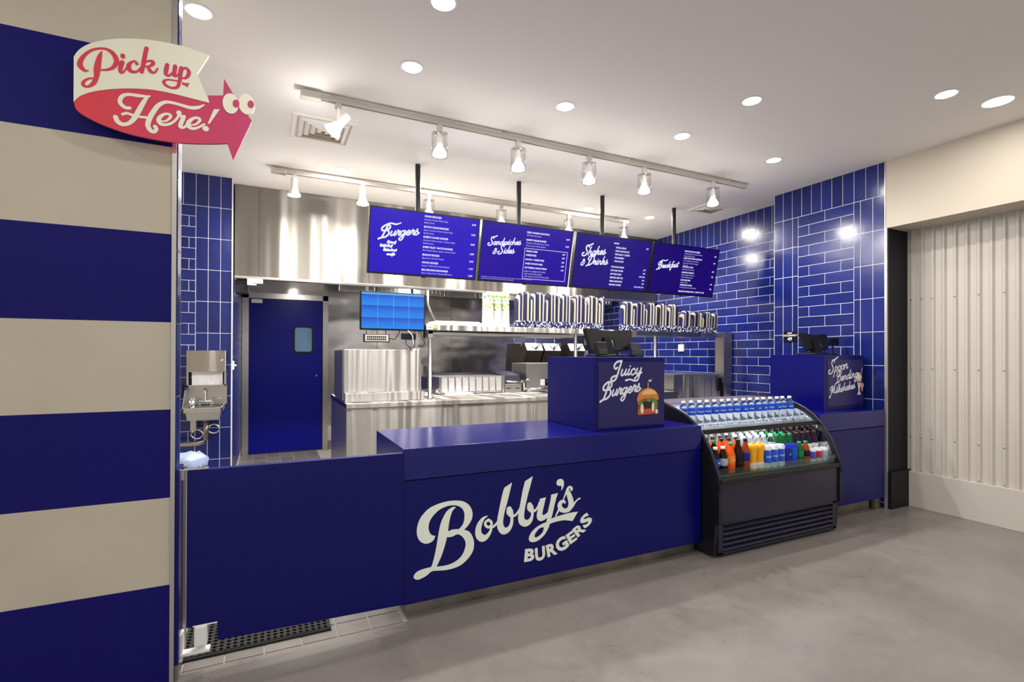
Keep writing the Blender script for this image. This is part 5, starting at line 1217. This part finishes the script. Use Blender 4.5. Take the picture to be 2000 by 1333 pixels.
def cartonmat(name, c):
    m = mat(name, c, 0.5)
    nt = m.node_tree; L = nt.links; b = nt.nodes['Principled BSDF']
    tc = N(m, 'ShaderNodeTexCoord'); mp = N(m, 'ShaderNodeMapping'); vo = N(m, 'ShaderNodeTexVoronoi'); vo.inputs['Scale'].default_value = 44
    L.new(tc.outputs['Object'], mp.inputs[0]); L.new(mp.outputs[0], vo.inputs['Vector'])
    oi = N(m, 'ShaderNodeObjectInfo'); sc_ = N(m, 'ShaderNodeVectorMath', operation='SCALE'); sc_.inputs['Scale'].default_value = 7.0
    cb_ = N(m, 'ShaderNodeCombineXYZ')
    for q_ in range(3): L.new(oi.outputs['Random'], cb_.inputs[q_])
    L.new(cb_.outputs[0], sc_.inputs[0]); L.new(sc_.outputs[0], mp.inputs['Location'])
    lt = N(m, 'ShaderNodeMath', operation='LESS_THAN'); lt.inputs[1].default_value = 0.4; L.new(vo.outputs['Distance'], lt.inputs[0])
    mx = N(m, 'ShaderNodeMix', data_type='RGBA'); mx.inputs[6].default_value = srgb(24, 26, 84); mx.inputs[7].default_value = srgb(232, 230, 226)
    L.new(lt.outputs[0], mx.inputs[0]); L.new(mx.outputs[2], b.inputs['Base Color'])
    return m
M['carton_base'] = cartonmat('spotted_carton_base', srgb(24, 26, 84))
M['carton_cream'] = mat('cream_carton', srgb(186, 179, 154), 0.55)
M['carton_navy'] = mat('navy_carton', srgb(26, 26, 84), 0.45)
M['carton_dark'] = mat('black_carton', srgb(26, 26, 34), 0.5)
def carton(x, y, h, w_, col, label, group, lean=0.0):
    t = thing('paper_carton', label, 'carton', (x, y, 1.687), group)
    d = 0.075
    # nested carton seen edge on : rounded top
    n_ = 6
    top = [(d/2*math.cos(PI*q/n_), h-0.03+0.03*math.sin(PI*q/n_)) for q in range(n_+1)]
    pf = [(-d*0.38, 0.07), (d*0.38, 0.07)]+top
    mb = MB().prism(pf, -w_/2, w_/2, 'x')
    part('sleeve', mb, col, t, local=True)
    part('spotted_base', MB().bbox(-w_/2, w_/2, -d*0.42, d*0.42, 0.0, 0.07, 0.003), M['carton_base'], t, local=True)
    return t
protos = {}
def put_carton(x, y, hkey, col, label, group, dz):
    key = (hkey, col, label)
    if key not in protos:
        protos[key] = carton(x, y, hkey, 0.017, M[col], label, group)
        protos[key].rotation_euler = (0, dz, 0)
    else:
        c = dup(protos[key], (x, y, 1.687)); c.rotation_euler = (0, dz, 0); c.scale = (1, 1, 1)
cname = {'carton_cream': 'cream', 'carton_navy': 'navy', 'carton_dark': 'black'}
def run(x0, x1, h, where, group):
    x = x0; i = 0
    pat = ['carton_navy', 'carton_cream', 'carton_navy', 'carton_cream', 'carton_navy', 'carton_dark', 'carton_cream']
    while x < x1:
        col = pat[i % 7]
        ph = (x-x0) % 0.17/0.17
        arch = math.sin(PI*min(max(ph, 0), 1))
        hh = [h-0.075, h-0.04, h-0.015, h][int(min(3.0, arch*3.99))]
        put_carton(x, 4.685+rnd.uniform(-0.008, 0.008), hh, col, '%s upright paper carton %s' % (cname[col], where), group, rnd.uniform(-0.012, 0.012))
        x += 0.0205; i += 1
run(2.31, 3.40, 0.375, 'in the long row right of the cups', 'cartons in the long row right of the cups')
run(3.66, 4.52, 0.335, 'in the row right of the gap in the shelf', 'cartons in the row right of the shelf gap')
run(4.56, 5.17, 0.265, 'in the short row at the right end of the shelf', 'short cartons at the right end of the shelf')
mb = MB()
for q in range(5): mb.bbox(1.42+0.01*q+rnd.uniform(0, .02), 1.98-0.015*q, 4.68+0.01*q, 5.0, 1.687+0.009*q, 1.695+0.009*q, 0.003)
solo('paper_stack', mb, M['whitep'], 'untidy stack of white paper sheets on the left end of the pass shelf', 'paper', (1.7, 4.84, 1.687))

# wall monitor on a pole
mo = thing('order_monitor', 'flat monitor with bright blue tiled picture on a pole above the steel box', 'monitor', (1.27, 4.70, 1.447))
part('pole', MB().bbox(1.252, 1.292, 4.69, 4.72, 1.447, 1.98, 0.002).bbox(1.22, 1.31, 4.68, 4.75, 1.447, 1.455, 0.002), M['steel_plain'], mo)
part('bezel', MB().bbox(0.742, 1.333, 4.645, 4.685, 1.622, 1.972, 0.004), M['black'], mo)
def skymat():
    m = mat('lit_blue_picture', (0, 0, 0, 1), 0.2)
    nt = m.node_tree; L = nt.links; b = nt.nodes['Principled BSDF']
    tc = N(m, 'ShaderNodeTexCoord'); sp = N(m, 'ShaderNodeSeparateXYZ'); L.new(tc.outputs['Object'], sp.inputs[0])
    mu = N(m, 'ShaderNodeMath', operation='MULTIPLY'); mu.inputs[1].default_value = 1/0.108
    sb0 = N(m, 'ShaderNodeMath', operation='SUBTRACT'); sb0.inputs[1].default_value = 0.183; L.new(sp.outputs[2], sb0.inputs[0]); L.new(sb0.outputs[0], mu.inputs[0])
    fr = N(m, 'ShaderNodeMath', operation='FRACT'); L.new(mu.outputs[0], fr.inputs[0])
    rp = N(m, 'ShaderNodeValToRGB'); e = rp.color_ramp.elements
    e[0].position = 0; e[0].color = srgb(20, 130, 225); e[1].position = 0.97; e[1].color = srgb(14, 74, 180)
    x = e.new(0.5); x.color = srgb(16, 112, 220)
    L.new(fr.outputs[0], rp.inputs[0])
    b.inputs['Emission Strength'].default_value = 1.0
    L.new(rp.outputs[0], b.inputs['Emission Color'])
    return m
part('display', MB().box(0.752, 1.322, 4.642, 4.646, 1.638, 1.962), skymat(), mo, 'blue sky like picture in three bands')
lm = MB()
for q in range(1, 4): lm.box(0.752+0.1425*q-0.001, 0.752+0.1425*q+0.001, 4.6412, 4.642, 1.66, 1.95)
part('grid_lines', lm, mat('pale_blue_line', (0, 0, 0, 1), .3, emit=srgb(110, 190, 245), estr=1.0), mo)
part('top_band', MB().box(0.752, 1.322, 4.6412, 4.642, 1.945, 1.962), mat('pale_band', (0, 0, 0, 1), .3, emit=srgb(90, 170, 225), estr=.9), mo)
bb = thing('bump_bar', 'small beige keypad bar hanging just under the blue monitor', 'keypad', (0.9, 4.66, 1.53))
part('case', MB().bbox(0.772, 1.002, 4.64, 4.672, 1.512, 1.588, 0.004), M['black'], bb)
part('face', MB().bbox(0.782, 0.992, 4.636, 4.641, 1.520, 1.580, 0.002), mat('beige_plastic', srgb(190, 182, 170), .5), bb)
for r_ in range(2):
    for q in range(10):
        part('key', MB().box(0.80+0.0175*q, 0.812+0.0175*q, 4.633, 4.637, 1.532+0.022*r_, 1.546+0.022*r_), M['charcoal'], bb)
part('hanger', MB().tube([(0.80, 4.656, 1.585), (0.80, 4.66, 1.62)], 0.004, 6).tube([(0.97, 4.656, 1.585), (0.97, 4.66, 1.62)], 0.004, 6), M['black'], bb)
t = mo
part('controller_box', MB().bbox(1.12, 1.25, 4.66, 4.70, 1.54, 1.60, 0.004).box(1.245, 1.256, 4.67, 4.70, 1.55, 1.6), M['black'], t)
for (pts, m_) in (([(1.16, 4.66, 1.55), (1.15, 4.64, 1.50), (1.19, 4.64, 1.465), (1.2, 4.66, 1.45)], 'black'), ([(1.17, 4.65, 1.63), (1.21, 4.63, 1.58), (1.22, 4.63, 1.50), (1.2, 4.65, 1.47)], 'white'),
                  ([(1.29, 4.66, 1.63), (1.31, 4.64, 1.55), (1.33, 4.64, 1.50), (1.333, 4.65, 1.56)], 'black'), ([(1.27, 4.66, 1.49), (1.31, 4.65, 1.47), (1.333, 4.65, 1.51)], 'black'), ([(1.0, 4.66, 1.55), (1.05, 4.64, 1.54), (1.09, 4.65, 1.60), (1.10, 4.67, 1.63)], 'black')):
    part('cable', MB().tube(pts, 0.0045, 6), M[m_], t)
solo('socket_strip', MB().bbox(1.335, 1.356, 4.69, 4.72, 1.56, 1.631, 0.004), M['black'], 'black socket block hanging below the left end of the pass shelf', 'socket', (1.37, 4.7, 1.53))

# conveyor toaster with louvred front
ts = thing('conveyor_toaster', 'wide low steel toaster with nine white louvred bands on the kitchen counter', 'toaster', (2.0, 5.3, 0.98))
part('shell', MB().bbox(1.624, 2.373, 5.115, 5.55, 0.985, 1.166, 0.004), M['steel_plain'], ts)
for q in range(9):
    a = 1.652+0.0785*q
    lv = MB()
    for k in range(11): lv.box(a, a+0.058, 5.103, 5.115, 1.012+0.0132*k, 1.022+0.0132*k)
    part('louvre_band', lv, M['white'], ts)
part('end_post', MB().bbox(2.345, 2.373, 5.09, 5.14, 0.981, 1.168, 0.003), M['steel_plain'], ts)
part('tray', MB().bbox(1.68, 1.96, 4.99, 5.10, 0.981, 1.0, 0.003), M['white'], ts, 'white tray in front')
t = thing('holding_unit', 'steel unit with a knob left of the Juicy Burgers box, behind the counter', 'appliance', (2.85, 5.3, 0.98))
part('shell', MB().bbox(2.655, 3.15, 5.115, 5.5, 0.985, 1.307, 0.004), M['steel_plain'], t)
part('knob_plate', MB().bbox(2.84, 2.90, 5.107, 5.115, 1.05, 1.12, 0.002), M['white'], t)
part('knob', MB().lathe([(0.0001, 5.075), (0.024, 5.08), (0.026, 5.107)], (2.93, 0, 1.085), 14, 'y').bbox(2.895, 2.97, 5.104, 5.115, 1.045, 1.125, .003), M['black'], t)
part('rail', MB().tube([(2.60, 5.07, 1.02), (2.72, 5.06, 1.015), (3.1, 5.06, 1.02)], 0.012, 8), M['chrome'], t)
part('faucet', MB().tube([(2.60, 5.06, 1.0), (2.60, 5.06, 1.10), (2.63, 5.05, 1.13), (2.66, 5.04, 1.12)], 0.011, 8).lathe([(0.022, 1.09), (0.022, 1.12)], (2.58, 5.06, 0), 10).bbox(2.63, 2.67, 5.03, 5.07, 0.99, 1.03, .005), M['chrome'], t)
t = thing('griddle_press', 'dark folding plates appliance between the toaster and the steel unit', 'appliance', (2.47, 5.3, 0.98))
part('base', MB().bbox(2.39, 2.60, 5.12, 5.45, 0.981, 1.075, 0.004), M['steel_plain'], t)
part('slot', MB().box(2.41, 2.46, 5.115, 5.12, 1.02, 1.03).box(2.52, 2.57, 5.115, 5.12, 1.02, 1.03), M['black'], t)
part('lid', MB().prism([(5.13, 1.08), (5.44, 1.10), (5.44, 1.21), (5.16, 1.17)], 2.385, 2.59, 'x'), M['charcoal'], t)
part('handle', MB().tube([(2.40, 5.10, 1.105), (2.58, 5.10, 1.095)], 0.010, 8), M['chrome'], t)
t = thing('soap_cluster', 'small steel taps at the foot of the left shelf post', 'tap', (1.45, 4.75, 0.98))
part('tap', MB().tube([(1.44, 4.72, 0.98), (1.44, 4.72, 1.03), (1.47, 4.70, 1.05), (1.50, 4.69, 1.03)], 0.009, 8).lathe([(0.02, 0.98), (0.02, 0.995)], (1.44, 4.72, 0), 10), M['chrome'], t)
part('lever', MB().tube([(1.44, 4.72, 1.04), (1.49, 4.70, 1.07)], 0.006, 6), M['chrome'], t)
# tilted dark towers
for q, x in enumerate((3.12, 3.40, 3.80)):
    t = thing('tilted_fry_tower', ['left dark brown tilted tower with white top behind the kitchen counter', 'second dark brown tilted tower with white top, touching the left one', 'dark brown tilted tower with white top, half hidden by the Juicy Burgers box'][q], 'appliance', (x, 6.2, 0.95))
    pf = [(6.30, 0.96), (6.00, 1.47), (6.07, 1.56), (6.62, 1.56), (6.70, 0.96)]
    part('body', MB().prism(pf, x, x+0.255, 'x'), M['brown'], t)
    part('top_plate', MB().prism([(5.992, 1.465), (6.062, 1.563), (6.07, 1.558), (6.0, 1.46)], x+0.006, x+0.249, 'x'), M['white'], t, 'white sloping top plate')
    cb = MB().tube([(x+0.09, 6.02, 1.52), (x+0.12, 5.99, 1.49), (x+0.13, 6.0, 1.48), (x+0.16, 6.0, 1.52), (x+0.22, 6.03, 1.54), (x+0.24, 6.08, 1.58)], 0.006, 6).tube([(x+0.13, 5.985, 1.515), (x+0.125, 5.98, 1.485), (x+0.17, 5.99, 1.505)], 0.008, 6)
    part('cable', cb, M['black'], t)
cl = thing('cook_line', 'steel cooking line with a dark griddle along the back wall', 'stove', (3.0, 7.5, 0))
part('body', MB().bbox(1.2, 5.3, 6.35, 7.9, 0.06, 0.95, 0.004), M['steel_plain'], cl)
part('griddle', MB().bbox(1.25, 3.0, 6.4, 7.7, 0.952, 1.12, 0.004), M['charcoal'], cl, 'dark griddle')
part('splash', MB().bbox(1.25, 1.275, 6.4, 7.7, 1.12, 1.25, 0.003).prism([(6.4, 1.12), (7.6, 1.12), (7.6, 1.30), (7.2, 1.30)], 2.0, 2.02, 'x'), M['steel_plain'], cl)
part('foot', MB().box(1.3, 5.2, 6.5, 7.8, 0, 0.06), M['blackm'], cl)
solo('steel_pan', MB().bbox(1.35, 1.85, 6.5, 6.85, 1.121, 1.27, 0.006).box(1.33, 1.87, 6.48, 6.87, 1.262, 1.27), M['steel_plain'], 'steel box pan on the griddle behind the left shelf post', 'pan', (1.6, 6.65, 1.121))
solo('wall_socket', MB().bbox(XR-0.03, XR-0.005, 5.45, 5.55, 1.46, 1.56, 0.004), M['white'], 'pale electric socket on the tiled wall under the shelf', 'socket', (XR-0.02, 5.5, 1.5))

# ================================================================ HAND SINK
sk = thing('hand_sink', 'small steel wall sink with high splash on the tiled wall at left', 'sink', (-0.53, 5.7, 0.9))
part('splashback', MB().bbox(-0.70, -0.367, 5.832, 5.846, 0.90, 1.088, 0.003), M['steel_plain'], sk)
part('bowl_rim', MB().bbox(-0.705, -0.690, 5.47, 5.835, 0.858, 0.905, 0.003).bbox(-0.397, -0.382, 5.47, 5.835, 0.858, 0.905, 0.003).bbox(-0.705, -0.382, 5.47, 5.485, 0.858, 0.90, 0.003).box(-0.69, -0.397, 5.485, 5.53, 0.885, 0.893).box(-0.69, -0.397, 5.77, 5.835, 0.885, 0.893), M['steel_plain'], sk)
part('bowl', MB().prism([(-0.69, 0.885), (-0.685, 0.885), (-0.66, 0.785), (-0.425, 0.785), (-0.40, 0.885), (-0.395, 0.885), (-0.415, 0.778), (-0.67, 0.778)], 5.53, 5.77, 'y').box(-0.67, -0.41, 5.525, 5.53, 0.79, 0.885).box(-0.67, -0.41, 5.77, 5.775, 0.79, 0.885), M['steel_plain'], sk)
part('side_splash', MB().prism([(5.47, 0.905), (5.835, 0.905), (5.835, 1.06), (5.62, 1.06)], -0.703, -0.697, 'x'), M['steel_plain'], sk)
fa = MB().lathe([(0.014, 0.0), (0.014, 0.035)], (-0.60, 5.79, 0.893), 10).lathe([(0.014, 0.0), (0.014, 0.035)], (-0.50, 5.79, 0.893), 10)
fa.tube([(-0.61, 5.79, 0.935), (-0.49, 5.79, 0.935)], 0.011, 8).tube([(-0.55, 5.79, 0.935), (-0.55, 5.79, 1.04), (-0.55, 5.74, 1.06), (-0.55, 5.68, 1.04), (-0.55, 5.67, 1.01)], 0.008, 8)
part('faucet', fa, M['chrome'], sk)
for x in (-0.61, -0.49):
    part('tap_lever', MB().lathe([(0.012, 0.935), (0.012, 0.965)], (x, 5.79, 0), 10).tube([(x, 5.79, 0.965), (x+(0.07 if x > -.55 else -0.06), 5.76, 0.965)], 0.006, 6), M['chrome'], sk)
part('drain_pipe', MB().lathe([(0.035, 0.76), (0.03, 0.785)], (-0.53, 5.65, 0), 12).tube([(-0.53, 5.65, 0.77), (-0.53, 5.65, 0.58), (-0.54, 5.65, 0.555), (-0.60, 5.65, 0.545), (-0.9, 5.66, 0.54)], 0.022, 10), M['toe'], sk, 'grey drain pipe')
part('bracket', MB().bbox(-0.665, -0.615, 5.70, 5.84, 0.66, 0.785, 0.004), M['steel_plain'], sk)
for (cx, cz) in ((-0.615, 0.62), (-0.475, 0.665)):
    part('supply_hose', MB().tube([(cx+0.05*math.cos(2*PI*k/14), 5.74+0.004*k, cz+0.045*math.sin(2*PI*k/14)) for k in range(15)], 0.008, 7), M['chrome'], sk)
pd = thing('towel_dispenser', 'steel paper towel dispenser fixed above the hand sink', 'dispenser', (-0.53, 5.8, 1.1))
part('cover', MB().bbox(-0.70, -0.37, 5.70, 5.846, 1.226, 1.436, 0.006), M['steel'], pd)
part('lower_frame', MB().box(-0.70, -0.685, 5.72, 5.832, 1.09, 1.226).box(-0.385, -0.37, 5.72, 5.832, 1.09, 1.226).box(-0.70, -0.37, 5.72, 5.832, 1.09, 1.10), M['steel_plain'], pd)
part('paper_towel', MB().prism([(5.74, 1.226), (5.76, 1.10), (5.82, 1.10), (5.82, 1.226)], -0.66, -0.40, 'x'), M['whitep'], pd, 'white folded paper towel')
part('lock', MB().lathe([(0.0001, 5.690), (0.010, 5.692), (0.012, 5.70)], (-0.405, 0, 1.34), 10, 'y'), M['chrome'], pd)
solo('soap_dispenser', MB().bbox(-0.79, -0.735, 5.77, 5.846, 0.99, 1.09, 0.008).bbox(-0.78, -0.745, 5.75, 5.79, 0.975, 0.995, 0.004), M['charcoal'], 'small grey soap dispenser on the tiles left of the sink', 'dispenser', (-0.76, 5.8, 1.0))
solo('steel_cup', MB().lathe([(0.0001, 0.0), (0.026, 0.0), (0.028, 0.07), (0.026, 0.07)], (-0.64, 5.60, 0.894), 14), M['chrome'], 'small steel cup on the left corner of the sink', 'cup', (-0.64, 5.60, 0.894))
sw = thing('light_switch', 'white switch on the edge of the tiled return wall right of the sink', 'switch', (-0.32, 5.95, 1.2))
part('plate', MB().bbox(-0.325, -0.312, 5.89, 5.98, 1.24, 1.33, 0.003), M['white'], sw)
part('lever', MB().lathe([(0.008, -0.315), (0.008, -0.29)], (0, 5.93, 1.285), 8, 'x'), M['white'], sw)
bn = thing('waste_bin', 'lined bin with clear blue white plastic bag peeping over the gate top', 'bin', (-0.55, 4.4, 0))
part('bin_body', MB().lathe([(0.0001, 0.002), (0.11, 0.0), (0.135, 0.58), (0.128, 0.58)], (-0.56, 4.4, 0), 20), M['charcoal'], bn)
bgp = []
bm_ = MB()
n_ = 20; rings = [(0.137, 0.50), (0.141, 0.57), (0.150, 0.63), (0.120, 0.665), (0.07, 0.62), (0.02, 0.60)]
vs = []; fs = []
for j, (r_, z_) in enumerate(rings):
    for k in range(n_):
        a = 2*PI*k/n_; rr_ = r_*(1+0.10*math.sin(5*a+j)+rnd.uniform(-.04, .04))
        vs.append((-0.56+rr_*math.cos(a), 4.4+rr_*math.sin(a), z_+rnd.uniform(-.012, .012)))
for j in range(len(rings)-1):
    for k in range(n_): fs.append((j*n_+k, j*n_+(k+1) % n_, (j+1)*n_+(k+1) % n_, (j+1)*n_+k))
bm_.add(vs, fs, True)
part('liner_bag', bm_, mat('pale_blue_bag', srgb(140, 156, 190), 0.25), bn, 'pale translucent bag')
for (v_, m_) in ():
    pass
